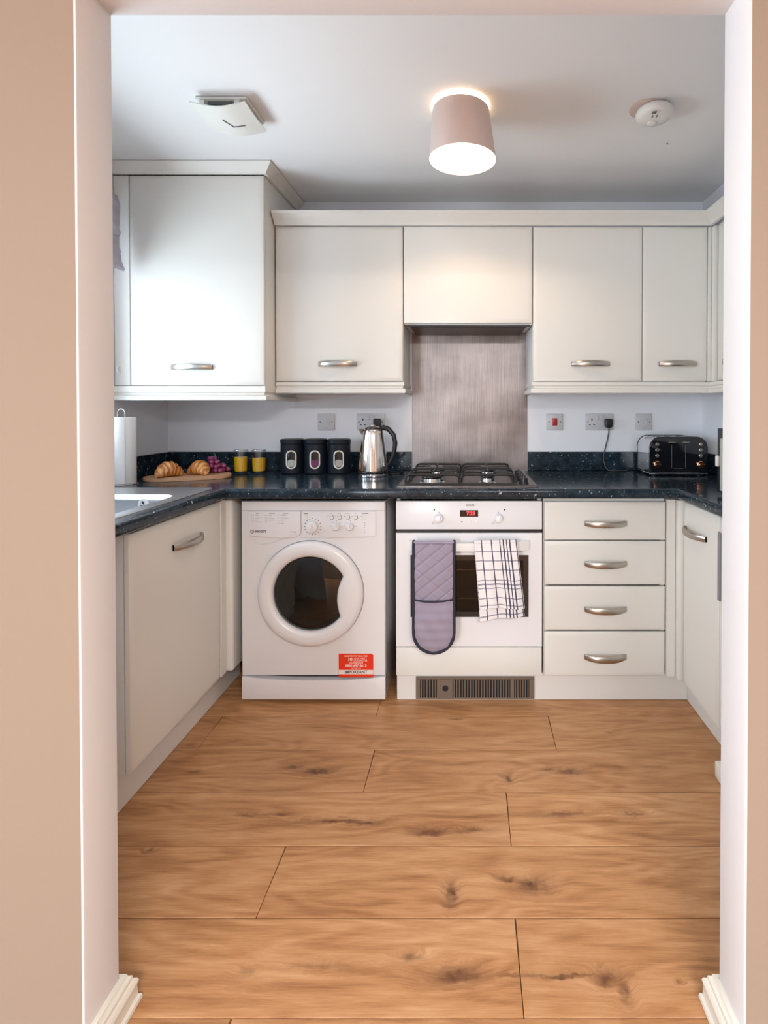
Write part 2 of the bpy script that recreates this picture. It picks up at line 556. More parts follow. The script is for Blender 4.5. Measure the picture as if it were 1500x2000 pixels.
class MB:
    def __init__(s):
        s.bm = bmesh.new()
        s.uv = None
        s.mi = 0

    def _mark(s, faces):
        for f in faces:
            f.material_index = s.mi

    def box(s, x0, x1, y0, y1, z0, z1, bev=0, seg=2, keep=None):
        vs = [s.bm.verts.new((x, y, z)) for x in (x0, x1) for y in (y0, y1) for z in (z0, z1)]
        q = [(0, 1, 3, 2), (4, 6, 7, 5), (0, 4, 5, 1), (2, 3, 7, 6), (0, 2, 6, 4), (1, 5, 7, 3)]
        fs = [s.bm.faces.new([vs[i] for i in f]) for f in q]
        s._mark(fs)
        if bev:
            ed = list({e for f in fs for e in f.edges})
            if keep:
                ed = [e for e in ed if keep(e)]
            r = bmesh.ops.bevel(s.bm, geom=ed, offset=bev, segments=seg, profile=.5, affect='EDGES', clamp_overlap=True)
            s._mark(r['faces'])
        return s

    def poly(s, pts):
        f = s.bm.faces.new([s.bm.verts.new(p) for p in pts])
        f.material_index = s.mi
        return s

    def prism(s, pts, ax, d0, d1, bev=0, seg=2):
        """2-D outline pts extruded along axis ax from d0 to d1"""
        def mk(p, d):
            return {'X': (d, p[0], p[1]), 'Y': (p[0], d, p[1]), 'Z': (p[0], p[1], d)}[ax]
        a = [s.bm.verts.new(mk(p, d0)) for p in pts]
        b = [s.bm.verts.new(mk(p, d1)) for p in pts]
        n = len(pts)
        fs = [s.bm.faces.new(a), s.bm.faces.new(b[::-1])]
        side = [s.bm.faces.new((a[i], b[i], b[(i + 1) % n], a[(i + 1) % n])) for i in range(n)]
        s._mark(fs + side)
        if bev:
            ed = list({e for f in fs for e in f.edges})
            r = bmesh.ops.bevel(s.bm, geom=ed, offset=bev, segments=seg, profile=.5, affect='EDGES', clamp_overlap=True)
            s._mark(r['faces'])
        return s

    def rings(s, loops, closed_u=True, cap0=True, cap1=True):
        rows = [[s.bm.verts.new(p) for p in l] for l in loops]
        n = len(rows[0])
        for a, b in zip(rows, rows[1:]):
            for i in range(n if closed_u else n - 1):
                j = (i + 1) % n
                f = s.bm.faces.new((a[i], a[j], b[j], b[i]))
                f.material_index = s.mi
        if cap0 and closed_u:
            s.bm.faces.new(rows[0][::-1]).material_index = s.mi
        if cap1 and closed_u:
            s.bm.faces.new(rows[-1]).material_index = s.mi
        return s

    def lathe(s, prof, c=(0, 0, 0), seg=32, ax='Z', cap0=True, cap1=True):
        """prof: (radius, height along axis)"""
        loops = []
        for r, h in prof:
            r = max(r, 1e-5)
            l = []
            for i in range(seg):
                a = 2 * PI * i / seg
                u, v = r * math.cos(a), r * math.sin(a)
                p = {'Z': (u, v, h), 'Y': (u, h, v), 'X': (h, u, v)}[ax]
                l.append((p[0] + c[0], p[1] + c[1], p[2] + c[2]))
            loops.append(l)
        return s.rings(loops, True, cap0, cap1)

    def tube(s, pts, r, seg=8, cap=True):
        pts = [Vector(p) for p in pts]
        rad = r if isinstance(r, (list, tuple)) else [r] * len(pts)
        loops = []
        t0 = (pts[1] - pts[0]).normalized()
        up = Vector((0, 0, 1)) if abs(t0.z) < .9 else Vector((1, 0, 0))
        n = (up - t0 * up.dot(t0)).normalized()
        for i, p in enumerate(pts):
            if i == 0:
                t = t0
            elif i == len(pts) - 1:
                t = (pts[-1] - pts[-2]).normalized()
            else:
                t = (pts[i + 1] - pts[i - 1]).normalized()
            n = (n - t * n.dot(t)).normalized()
            bb = t.cross(n)
            loops.append([p + (n * math.cos(2 * PI * k / seg) + bb * math.sin(2 * PI * k / seg)) * rad[i] for k in range(seg)])
        return s.rings(loops, True, cap, cap)

    def sphere(s, c, r, sub=2, sc=(1, 1, 1)):
        q = bmesh.ops.create_icosphere(s.bm, subdivisions=sub, radius=r)
        for v in q['verts']:
            v.co = Vector((v.co.x * sc[0] + c[0], v.co.y * sc[1] + c[1], v.co.z * sc[2] + c[2]))
        s._mark({f for v in q['verts'] for f in v.link_faces})
        return s

    def sweep(s, path, prof):
        """closed profile (outward offset to the right of the path, z) swept along a 2-D path with mitred corners"""
        P = [Vector(p) for p in path]
        loops = []
        for i, p in enumerate(P):
            ds = []
            if i > 0:
                ds.append((p - P[i - 1]).normalized())
            if i < len(P) - 1:
                ds.append((P[i + 1] - p).normalized())
            ns = [Vector((d.y, -d.x)) for d in ds]
            m = ns[0] if len(ns) == 1 else (ns[0] + ns[1]) / (1 + ns[0].dot(ns[1]))
            loops.append([(p.x + m.x * o, p.y + m.y * o, z) for o, z in prof])
        return s.rings(loops)

    def grid(s, fn, nu, nv, uv=True, flip=False):
        """fn(u, v) -> point for u, v in 0..1"""
        if uv and s.uv is None:
            s.uv = s.bm.loops.layers.uv.new('UVMap')
        vs = [[s.bm.verts.new(fn(i / nu, j / nv)) for i in range(nu + 1)] for j in range(nv + 1)]
        for j in range(nv):
            for i in range(nu):
                q = [(i, j), (i + 1, j), (i + 1, j + 1), (i, j + 1)]
                if flip:
                    q = q[::-1]
                f = s.bm.faces.new([vs[b][a] for a, b in q])
                f.material_index = s.mi
                if uv:
                    for lp, (a, b) in zip(f.loops, q):
                        lp[s.uv].uv = (a / nu, b / nv)
        return s

    def build(s, name, m, parent=None, local=False, smooth=True, ang=38):
        me = bpy.data.meshes.new(name)
        bmesh.ops.recalc_face_normals(s.bm, faces=s.bm.faces)
        s.bm.to_mesh(me)
        s.bm.free()
        for x in (m if isinstance(m, (list, tuple)) else [m]):
            me.materials.append(x)
        if smooth:
            me.polygons.foreach_set('use_smooth', [True] * len(me.polygons))
            me.set_sharp_from_angle(angle=R(ang))
        o = bpy.data.objects.new(name, me)
        C.objects.link(o)
        if parent is not None:
            o.parent = parent
            if not local:
                me.transform(WM[parent].inverted())
            WM[o] = WM[parent]
        else:
            WM[o] = Matrix()
        return o


def thing(name, label, cat, loc=(0, 0, 0), rotz=0, group=None):
    o = bpy.data.objects.new(name, None)
    o.empty_display_size = .05
    C.objects.link(o)
    o.location = loc
    o.rotation_euler = (0, 0, rotz)
    o['label'] = label
    o['category'] = cat
    if group:
        o['group'] = group
    WM[o] = Matrix.Translation(loc) @ Matrix.Rotation(rotz, 4, 'Z')
    return o


def tag(o, label, cat, group=None):
    o['label'], o['category'] = label, cat
    if group:
        o['group'] = group
    return o


def struct(name, mb, m, parent=None):
    o = mb.build(name, m, parent)
    if parent is None:
        o['kind'] = 'structure'
    return o


def dup(root, loc, label, group=None):
    r = root.copy()
    C.objects.link(r)
    r.location = loc
    r['label'] = label
    if group:
        r['group'] = group
    for ch in [x for x in root.children]:
        c = ch.copy()
        C.objects.link(c)
        c.parent = r
        for g in list(ch.children):
            d = g.copy()
            C.objects.link(d)
            d.parent = c
    WM[r] = Matrix.Translation(loc)
    return r


def lettering(name, s, size, loc, m, parent, rot=(PI / 2, 0, 0), align='CENTER', bold=0, local=False, sx=1.0):
    cu = bpy.data.curves.new(name, 'FONT')
    cu.body = s
    cu.size = size
    cu.align_x = align
    cu.align_y = 'CENTER'
    cu.extrude = .0002
    cu.offset = bold
    cu.resolution_u = 3
    t = bpy.data.objects.new(name + '_tmp', cu)
    C.objects.link(t)
    bpy.context.view_layer.update()
    me = bpy.data.meshes.new_from_object(t.evaluated_get(bpy.context.evaluated_depsgraph_get()))
    bpy.data.objects.remove(t)
    me.transform(Matrix.Translation(loc) @ Matrix.Rotation(rot[2], 4, 'Z') @ Matrix.Rotation(rot[0], 4, 'X') @ Matrix.Diagonal((sx, 1, 1, 1)))
    me.materials.clear()
    me.materials.append(m)
    o = bpy.data.objects.new(name, me)
    C.objects.link(o)
    o.parent = parent
    if not local:
        me.transform(WM[parent].inverted())
    WM[o] = WM[parent]
    return o


def door_mb(x0, x1, z0, z1, y, t=.018, ch=.017, dp=.004):
    """slab door facing -y with the soft sloping edge of wrapped doors; front at y, back at y+t"""
    m = MB()
    def loop(i, yy):
        return [(x0 + i, yy, z0 + i), (x1 - i, yy, z0 + i), (x1 - i, yy, z1 - i), (x0 + i, yy, z1 - i)]
    m.rings([loop(0, y + t), loop(0, y + dp + .002), loop(.0015, y + dp), loop(.004, y + dp - .0012), loop(ch, y + .0004), loop(ch + .004, y)])
    return m


def handle_mb(xc, zc, y, L=.176, H=.026, out=.030):
    """flat bow handle standing off a face at y (towards -y)"""
    m = MB()
    n = 14
    loops = []
    for i in range(n + 1):
        u = -1 + 2 * i / n
        yy = y - out * (1 - abs(u) ** 2.6) - .004
        h = H / 2 * (1 - .20 * u * u)
        x = xc + u * L / 2
        loops.append([(x, yy - .003, zc - h * .8), (x, yy - .0045, zc), (x, yy - .003, zc + h * .8), (x, yy - .001, zc + h), (x, yy + .003, zc + h), (x, yy + .003, zc - h), (x, yy - .001, zc - h)])
    m.rings(loops)
    for sgn in (-1, 1):
        xa, xb = sorted((xc + sgn * L / 2, xc + sgn * (L / 2 - .011)))
        m.box(xa, xb, y - .009, y - .0002, zc - H * .4, zc + H * .4, .0015, 1)
    return m


def carcass_mb(x0, x1, y0, y1, z0, z1, t=.016, top=True):
    m = MB()
    m.box(x0, x0 + t, y0, y1, z0, z1)
    m.box(x1 - t, x1, y0, y1, z0, z1)
    m.box(x0 + t, x1 - t, y1 - .008, y1, z0, z1)
    m.box(x0 + t, x1 - t, y0, y1 - .008, z0, z0 + t)
    if top:
        m.box(x0 + t, x1 - t, y0, y1 - .008, z1 - t, z1)
    return m


WT = .888     # worktop top
# ------------------------------------------------------------------ shell
CX0, CX1, CY0, CY1, CZ = -1.573, 1.206, 1.01, 2.667, 2.28
floor = struct('floor', MB().box(-2.6, 2.1, -3.3, 2.8, -.10, -.0095), M_slabfloor)
joints = {2.4: .25, 2.2: .62, 2.0: -.37, 1.8: .307, 1.6: -.337, 1.4: .114, 1.2: -.508, 1.0: .107, .8: -.472, .6: .28, .4: -.15}
for y0, jx in joints.items():
    y1 = min(y0 + .2, 2.667)
    xa, xb = (CX0, CX1) if y0 >= 1.0 else (-2.5, 2.0)
    if y0 == .8:
        xa, xb = -2.5, 2.0
    k = math.ceil((xa - jx) / 1.278)
    cuts = [xa] + [jx + 1.278 * i for i in range(k, k + 5) if xa + .02 < jx + 1.278 * i < xb - .02] + [xb]
    for a, b in zip(cuts, cuts[1:]):
        g = .0009
        MB().box(a + g, b - g, y0 + g, y1 - g, -.009, 0, .0014, 1).build('plank', M_oak, floor)
# living-room floor further back, where the camera does not look
MB().box(-2.5, 2.0, -3.2, .3985, -.009, 0).build('plank', M_oak, floor)

struct('ceiling', MB().box(-2.6, 2.1, -3.3, 2.8, CZ, CZ + .1), M_ceil)
struct('wall_back', MB().box(CX0 - .1, CX1 + .1, CY1, CY1 + .1, 0, CZ), M_wall)
WY0, WY1, WZ0, WZ1 = 1.14, 2.16, 1.06, 2.10
struct('wall_left', MB().box(CX0 - .12, CX0, CY0, WY0, 0, CZ).box(CX0 - .12, CX0, WY1, CY1, 0, CZ).box(CX0 - .12, CX0, WY0, WY1, 0, WZ0).box(CX0 - .12, CX0, WY0, WY1, WZ1, CZ), M_wall)
struct('wall_right', MB().box(CX1, CX1 + .1, CY0, CY1, 0, CZ), M_wall)
# partition with the opening we look through: beige towards us, white reveals
OX0, OX1, OZ, PY0, PY1 = -.700, .497, 1.974, .917, 1.01


def partition():
    m = MB()
    zz = CZ
    m.mi = 0
    m.poly([(-2.5, PY0, 0), (OX0 - .004, PY0, 0), (OX0 - .004, PY0, OZ + .004), (OX1 + .004, PY0, OZ + .004), (OX1 + .004, PY0, 0), (2.0, PY0, 0), (2.0, PY0, zz), (-2.5, PY0, zz)])
    m.mi = 1
    rim = []
    for i, (dx, dy) in enumerate(((.004, 0), (.0012, .0012), (0, .004))):
        rim.append([(OX0 - dx, PY0 + dy, 0), (OX0 - dx, PY0 + dy, OZ + dx), (OX1 + dx, PY0 + dy, OZ + dx), (OX1 + dx, PY0 + dy, 0)])
    for i, (dx, dy) in enumerate(((0, .004), (.0012, .0012), (.004, 0))):
        rim.append([(OX0 - dx, PY1 - dy, 0), (OX0 - dx, PY1 - dy, OZ + dx), (OX1 + dx, PY1 - dy, OZ + dx), (OX1 + dx, PY1 - dy, 0)])
    m.rings(rim, closed_u=False)
    m.mi = 2
    m.poly([(-2.5, PY1, 0), (OX0 - .004, PY1, 0), (OX0 - .004, PY1, OZ + .004), (OX1 + .004, PY1, OZ + .004), (OX1 + .004, PY1, 0), (2.0, PY1, 0), (2.0, PY1, zz), (-2.5, PY1, zz)])
    for x in (-2.5, 2.0):
        m.poly([(x, PY0, 0), (x, PY1, 0), (x, PY1, zz), (x, PY0, zz)])
    bmesh.ops.remove_doubles(m.bm, verts=m.bm.verts, dist=1e-5)
    return m


struct('wall_front', partition(), [M_beige, M_reveal, M_wall])
# living room around the camera
struct('wall_living_left', MB().box(-2.6, -2.5, -3.3, -2.3, 0, CZ).box(-2.6, -2.5, -.1, PY1, 0, CZ).box(-2.6, -2.5, -2.3, -.1, 0, .35).box(-2.6, -2.5, -2.3, -.1, 2.22, CZ), M_beige)
struct('wall_living_right', MB().box(2.0, 2.1, -3.3, PY1, 0, CZ), M_beige)
struct('wall_living_rear', MB().box(-2.5, -2.4, -3.3, -3.2, 0, CZ).box(-1.2, 2.0, -3.3, -3.2, 0, CZ).box(-2.4, -1.2, -3.3, -3.2, 0, .2).box(-2.4, -1.2, -3.3, -3.2, 2.1, CZ), M_beige)

SK = [(0, .001), (.028, .001), (.027, .008), (.022, .012), (.021, .034), (.0235, .040), (.021, .047), (.016, .051), (.015, .058), (.010, .062), (.0085, .068), (0, .070)]
struct('baseboard_left', MB().sweep([(-2.49, PY0), (OX0, PY0), (OX0, PY1), (-.96, PY1)], SK), M_gloss)
struct('baseboard_right', MB().sweep([(.79, PY1), (OX1, PY1), (OX1, PY0), (1.99, PY0)], SK), M_gloss)
struct('trim_1', MB().box(.802, .85, 1.60, 1.668, .001, .055, .006), M_gloss)

# kitchen window in the left wall
w1 = bpy.data.objects.new('window_1', None)
C.objects.link(w1)
w1.location = (CX0 - .06, (WY0 + WY1) / 2, WZ0)
w1['kind'] = 'structure'
WM[w1] = Matrix.Translation(w1.location)
f = MB()
xa, xb = CX0 - .10, CX0 - .04
for a, b, c, d in ((WY0, WY0 + .05, WZ0, WZ1), (WY1 - .05, WY1, WZ0, WZ1), (WY0 + .05, WY1 - .05, WZ0, WZ0 + .05), (WY0 + .05, WY1 - .05, WZ1 - .05, WZ1), (1.62, 1.67, WZ0 + .05, WZ1 - .05)):
    f.box(xa, xb, a, b, c, d, .004, 1)
f.build('window_frame', M_whitepl, w1)
for a, b in ((WY0 + .05, 1.62), (1.67, WY1 - .05)):
    MB().box(CX0 - .075, CX0 - .07, a, b, WZ0 + .05, WZ1 - .05).build('pane', M_glass, w1)
MB().box(CX0 - .04, CX0 + .03, WY0 + .001, WY1 - .001, WZ0, WZ0 + .018, .004).build('window_sill', M_gloss, w1)

# ------------------------------------------------------------------ worktop (U shape), upstands, sink
wt = thing('worktop', 'dark speckled worktop running in a U round three sides of the kitchen', 'worktop', (0, 2.3, .848))
z0, z1 = .848, WT
SX0, SX1, SY0, SY1 = -1.47, -1.062, 1.42, 1.905     # sink cut-out
MB().box(CX0 + .001, CX1 - .001, 2.06, CY1 - .001, z0, z1).build('slab', M_worktop, wt)
MB().box(CX0 + .001, SX0, 1.30, 2.06, z0, z1).box(SX1, -.997, 1.30, 2.06, z0, z1).box(SX0, SX1, 1.30, SY0, z0, z1).box(SX0, SX1, SY1, 2.06, z0, z1).build('slab', M_worktop, wt)
MB().box(.846, CX1 - .001, 1.05, 2.06, z0, z1).build('slab', M_worktop, wt)
rr = .011
nose = [(0, z1), (.021 - rr, z1)] + [(.021 - rr + rr * math.sin(a), z1 - rr + rr * math.cos(a)) for a in (R(22), R(45), R(68), R(90))] + \
       [(.021 - rr + rr * math.cos(a), z0 + rr - rr * math.sin(a)) for a in (0, R(30), R(60), R(90))] + [(0, z0)]
MB().sweep([(-.997, 1.30), (-.997, 2.06), (.846, 2.06), (.846, 1.05)], nose).build('rounded_edge', M_worktop, wt)
UZ = .986
MB().box(CX0 + .016, -.303, CY1 - .014, CY1 - .001, WT + .0003, UZ, .002, 1).build('upstand', M_worktop, wt)
MB().box(.300, CX1 - .016, CY1 - .014, CY1 - .001, WT + .0003, UZ, .002, 1).build('upstand', M_worktop, wt)
MB().box(CX0 + .001, CX0 + .014, 1.30, CY1 - .001, WT + .0003, UZ, .002, 1).build('upstand', M_worktop, wt)
MB().box(CX1 - .014, CX1 - .001, 1.05, CY1 - .001, WT + .0003, UZ, .002, 1).build('upstand', M_worktop, wt)

# sink
sk = thing('sink', 'stainless steel inset sink in the worktop under the window', 'sink', (-1.27, 1.66, WT))


def rrect(x0, x1, y0, y1, r, n=6):
    p = []
    for cx_, cy_, a0 in ((x1 - r, y1 - r, 0), (x0 + r, y1 - r, 90), (x0 + r, y0 + r, 180), (x1 - r, y0 + r, 270)):
        for i in range(n + 1):
            a = R(a0 + 90 * i / n)
            p.append((cx_ + r * math.cos(a), cy_ + r * math.sin(a)))
    return p


ox0, ox1, oy0, oy1 = -1.505, -1.028, 1.335, 2.055
loops = []
for (a, b, c, d), r, z in (((ox0, ox1, oy0, oy1), .018, WT + .0006), ((ox0 + .002, ox1 - .002, oy0 + .002, oy1 - .002), .017, WT + .004), ((ox0 + .008, ox1 - .008, oy0 + .008, oy1 - .008), .014, WT + .0055),
                           ((ox0 + .014, ox1 - .014, oy0 + .014, oy1 - .014), .012, WT + .0035)):
    loops.append([(x, y, z) for x, y in rrect(a, b, c, d, r)])
bx0, bx1, by0, by1 = -1.455, -1.075, 1.44, 1.885
for ins, r, z in ((-.010, .07, WT + .0035), (-.004, .066, WT + .003), (.002, .062, WT - .004), (.006, .06, WT - .02), (.012, .058, WT - .13), (.03, .055, WT - .155), (.06, .04, WT - .160)):
    loops.append([(x, y, z) for x, y in rrect(bx0 + ins, bx1 - ins, by0 + ins, by1 - ins, r)])
MB().rings(loops, cap0=False).build('basin', M_sinksteel, sk)
# overflow on the far wall of the bowl
yo = by1 - .010
MB().lathe([(.001, yo - .001), (.019, yo - .001), (.020, yo - .003), (.019, yo - .005), (.0125, yo - .005), (.0125, yo - .0025), (.001, yo - .0025)], (-1.196, 0, WT - .029), 24, 'Y').build('overflow_ring', M_whitepl, sk)
o = MB()
for k in range(3):
    a0 = R(90 + 120 * k + 14)
    pts = [(.003 * math.cos(a0 + R(46)) - 1.205, .003 * math.sin(a0 + R(46)) + WT - .029)] + [(.0118 * math.cos(a0 + R(23 * i)) - 1.205, .0118 * math.sin(a0 + R(23 * i)) + WT - .029) for i in range(5)]
    o.prism(pts, 'Y', yo - .0034, yo - .0026)
o.build('overflow_hole', M_black, sk)
MB().lathe([(.04, WT - .1592), (.042, WT - .1575), (.03, WT - .156), (.028, WT - .158), (.001, WT - .158)], (-1.27, 1.66, 0), 24).build('waste', M_chrome, sk)

# ------------------------------------------------------------------ base units
# left: sink cabinet, its door faces +x
t = thing('base_cabinet', 'cream sink base cabinet on the left with one door and a bow handle', 'cabinet', (-1.0, 1.5, 0), PI / 2)
carcass_mb(0.0, .548, .020, .45, .126, .70, top=False).box(.0162, .5478, .0205, .036, .79, .845).box(0, .016, .020, .45, .70, .845).build('carcass', M_carcass, t, True)
d = door_mb(.002, .545, .126, .838, 0).build('door', M_vinyl, t, True)
handle_mb(.306, .740, 0, .185).build('handle', M_nickel, d, True)
# corner filler beside the washing machine
t = thing('corner_post', 'cream corner post between sink cabinet and washing machine', 'filler panel', (-1.0, 2.07, .126))
MB().box(-1.02, -1.0, 2.051, 2.092, .126, .84, .002, 1).build('filler_panel', M_vinyl, t)
MB().box(-1.02, -.974, 2.0925, 2.20, .126, .84, .012, 3).build('post', M_vinyl, t)
tag(MB().box(-1.066, -1.049, 1.50, 2.32, .001, .122, .001, 1).build('plinth', M_plinth), 'long white plinth board under the left sink cabinet', 'plinth')
# back run: drawers
t = thing('drawer_unit', 'cream four drawer unit to the right of the oven', 'drawer unit', (.55, 2.08, .115))
carcass_mb(.301, .799, 2.101, 2.6, .117, .842).build('carcass', M_carcass, t)
for za, zb, hz in ((.673, .829, .742), (.489, .668, .578), (.304, .482, .392), (.116, .296, .197)):
    d = door_mb(.303, .797, za, zb, 2.08, ch=.014).build('drawer', M_vinyl, t)
    handle_mb(.552, hz, 2.08, .170, .026).build('handle', M_nickel, d)
t = thing('corner_post', 'cream corner post between drawers and right hand door', 'filler panel', (.83, 2.09, .11))
MB().box(.802, .838, 2.080, 2.098, .113, .84, .002, 1).build('filler_panel', M_vinyl, t)
MB().box(.839, .872, 2.058, 2.10, .105, .84, .006, 2).build('post', M_vinyl, t)
# right: doors face -x
t = thing('base_cabinet', 'white narrow base cabinet on the right with one bow handle', 'cabinet', (.857, 2.055, 0), -PI / 2)
carcass_mb(.002, .292, .020, .33, .102, .842).build('carcass', M_carcass, t, True)
d = door_mb(.002, .290, .102, .836, 0).build('door', M_vinyl, t, True)
handle_mb(.118, .735, 0, .185).build('handle', M_nickel, d, True)
t = thing('base_cabinet', 'white base cabinet with a grey vertical strip, mostly behind the right door jamb', 'cabinet', (.857, 1.76, 0), -PI / 2)
carcass_mb(.002, .592, .020, .33, .102, .842).build('carcass', M_carcass, t, True)
d = door_mb(.002, .592, .102, .836, 0).build('door', M_vinyl, t, True)
MB().box(.004, .020, -.006, -.0003, .55, .785, .001, 1).build('strip', M_strip, d, True)
tag(MB().box(.900, .917, 1.06, 2.108, .001, .1, .001, 1).build('plinth', M_plinth), 'white plinth board along the floor under the right hand doors', 'plinth')
tag(MB().box(-.303, .917, 2.111, 2.127, .001, .114, .001, 1).build('plinth', M_plinth), 'white plinth board under the oven and drawers holding the heater', 'plinth')

# plinth heater
t = thing('plinth_heater', 'bronze brown plinth heater grille set in plinth below the oven', 'heater', (.02, 2.105, .01))
hx0, hx1, hz0, hz1, hy = -.224, .266, .008, .100, 2.104
fr = MB()
secs = [(-.207, -.137), (-.072, .167), (.182, .245)]
fr.box(hx0, hx1, hy, hy + .0065, .088, hz1, .001, 1).box(hx0, hx1, hy, hy + .0065, hz0, .013)
xs = [hx0] + [v for s_ in secs for v in s_] + [hx1]
for a, b in zip(xs[::2], xs[1::2]):
    fr.box(a, b, hy, hy + .0065, .013, .088)
fr.build('frame', M_heater, t)
MB().box(hx0 + .002, hx1 - .002, hy + .0055, hy + .0068, hz0 + .002, hz1 - .002).build('backing', M_black, t)
fin0 = None
for (a, b), n in zip(secs, (6, 21, 6)):
    for i in range(n):
        x = a + (b - a) * (i + .5) / n
        if fin0 is None:
            fin0 = MB().box(x - .0022, x + .0022, hy - .001, hy + .004, .013, .088).build('fin', M_heater, t)
            fx = x
        else:
            g = fin0.copy()
            C.objects.link(g)
            g.parent = t
            g.location.x = x - fx
MB().lathe([(.001, hy - .001), (.012, hy - .001), (.013, hy + .001)], (-.102, 0, .052), 20, 'Y').build('control_knob', M_black, t)

# ------------------------------------------------------------------ washing machine
wm = thing('washing_machine', 'white front loading washing machine under worktop left of the oven', 'washing machine', (-.64, 2.35, 0))
wx0, wx1, wy, wz = -.939, -.346, 2.090, .832
dc = (-.650, .4545)     # door centre
b = MB()
b.box(wx0, wx1, wy + .03, wy + .50, .012, wz, .010, 2, keep=lambda e: abs(e.verts[0].co.y - e.verts[1].co.y) > .1)
# hollow for the drum: remove the front of the box, then a front plate with a round hole
for fc in [f_ for f_ in b.bm.faces if all(abs(v.co.y - (wy + .03)) < 1e-4 for v in f_.verts)]:
    b.bm.faces.remove(fc)
hole = .165
nh = 64
outer, inner = [], []
zb, zt = .112, wz
for i in range(nh):
    a = 2 * PI * i / nh
    dx, dz = math.cos(a), math.sin(a)
    k = min(((wx1 - .002 - dc[0]) / dx) if dx > 1e-6 else 9, ((wx0 + .002 - dc[0]) / dx) if dx < -1e-6 else 9,
            ((zt - .002 - dc[1]) / dz) if dz > 1e-6 else 9, ((zb - dc[1]) / dz) if dz < -1e-6 else 9)
    outer.append((dc[0] + dx * k, dc[1] + dz * k))
    inner.append((dc[0] + dx * hole, dc[1] + dz * hole))


def snap(lst):     # put the four corners on the nearest rays
    for cx_, cz_ in ((wx0 + .002, zb), (wx1 - .002, zb), (wx0 + .002, zt - .002), (wx1 - .002, zt - .002)):
        i = min(range(nh), key=lambda j: (lst[j][0] - cx_) ** 2 + (lst[j][1] - cz_) ** 2)
        lst[i] = (cx_, cz_)


snap(outer)
sh = lambda l, k: [(dc[0] + (x - dc[0]) * k, dc[1] + (z - dc[1]) * k) for x, z in l]
b.rings([[(x, wy + .032, z) for x, z in outer], [(x, wy + .006, z) for x, z in outer], [(x, wy + .001, z) for x, z in sh(outer, .992)], [(x, wy, z) for x, z in sh(outer, .98)], [(x, wy, z) for x, z in inner], [(x, wy + .03, z) for x, z in inner]], cap0=False, cap1=False)
b.build('body', M_white, wm)
MB().lathe([(hole - .002, wy + .02), (hole + .03, wy + .06), (hole + .05, wy + .10), (hole + .05, wy + .36), (.10, wy + .38), (.06, wy + .36), (.02, wy + .35), (.001, wy + .35)], (dc[0], 0, dc[1]), 48, 'Y', cap0=False).build('drum', M_drum, wm)
# kick panel with a curved top edge
pts = [(wx0 + .002, .014), (wx1 - .002, .014)]
for i in range(17):
    x = wx1 - .002 + (wx0 - wx1 + .004) * i / 16
    pts.append((x, .093 + .016 * abs((x - (wx0 + wx1) / 2) / .297) ** 2.4))
MB().prism(pts, 'Y', wy - .002, wy + .03, .003).build('kick_panel', M_white, wm)
for x in (wx0 + .05, wx1 - .05):
    for y in (wy + .06, wy + .45):
        MB().lathe([(.018, 0), (.018, .008), (.012, .013)], (x, y, 0), 14).build('foot', M_black, wm)
# control panel
pts = [(-.690, .790), (-.385, .790), (-.385, .690), (-.40, .687), (-.60, .681), (-.690, .681)]
cp = MB().prism([(x + .001 if x == -.69 else x, z) for x, z in pts], 'Y', wy - .006, wy + .001, .002).build('control_panel', M_white, wm)
pts = [(-.905, .790), (-.6905, .790), (-.6905, .705), (-.694, .696), (-.702, .689), (-.715, .683), (-.745, .682), (-.84, .685), (-.905, .690)]
dd = MB().prism(pts, 'Y', wy - .007, wy + .001, .002).build('detergent_drawer', M_white, wm)
MB().box(wx0 + .004, wx1 - .004, wy - .0006, wy + .001, .7915, .7928).build('seam', M_line, wm)
# finger hollow under the drawer, drawn as a raised lip
MB().tube([(-.900, wy - .001, .684), (-.875, wy - .002, .664), (-.85, wy - .002, .655), (-.82, wy - .002, .659), (-.77, wy - .002, .675), (-.74, wy - .001, .680)], .0016, 6).build('lip', M_white, wm)
# dial, knobs, buttons


def knob(name, x, z, r, h, parent, m=M_white, ptr=True):
    k = MB().lathe([(r * 1.08, wy - .0062), (r * 1.05, wy - .010), (r, wy - .012), (r * .93, wy - .006 - h), (r * .8, wy - .008 - h), (.001, wy - .0085 - h)], (x, 0, z), 28, 'Y')
    if ptr:
        k.box(x - r * .16, x + r * .16, wy - .012 - h, wy - .006 - h, z - r * .2, z + r * .8, .001, 1)
    return k.build(name, m, parent)


knob('dial', -.642, .728, .0235, .018, wm)
knob('knob', -.5445, .7285, .0155, .014, wm)
knob('knob', -.4885, .7285, .0155, .014, wm)
ticks = MB()
for k in range(16):
    a = R(90 + 22.5 * k)
    ticks.box(-.642 + .033 * math.cos(a) - .0016, -.642 + .033 * math.cos(a) + .0016, wy - .0068, wy - .006, .728 + .033 * math.sin(a) - .0016, .728 + .033 * math.sin(a) + .0016)
for cx_ in (-.5445, -.4885):
    for k in range(5):
        a = R(180 - 45 * k)
        ticks.box(cx_ + .023 * math.cos(a) - .001, cx_ + .023 * math.cos(a) + .001, wy - .0068, wy - .006, .7285 + .023 * math.sin(a) - .001, .7285 + .023 * math.sin(a) + .001)
ticks.build('dial_markings', M_print, cp)['kind'] = 'stuff'
for x in (-.670, -.565, -.533, -.499, -.467, -.430):
    z = .765
    MB().lathe([(.0085, wy - .0062), (.0085, wy - .0075), (.0078, wy - .0085), (.001, wy - .0085)], (x, 0, z), 20, 'Y').build('button', M_whitepl, wm)
o = MB()
for x in (-.579, -.547, -.513, -.481, -.443):
    o.box(x - .0013, x + .0013, wy - .0068, wy - .006, .7685, .771)
for k in range(5):
    o.box(-.4305, -.4282, wy - .0068, wy - .006, .741 - k * .0095, .7433 - k * .0095)
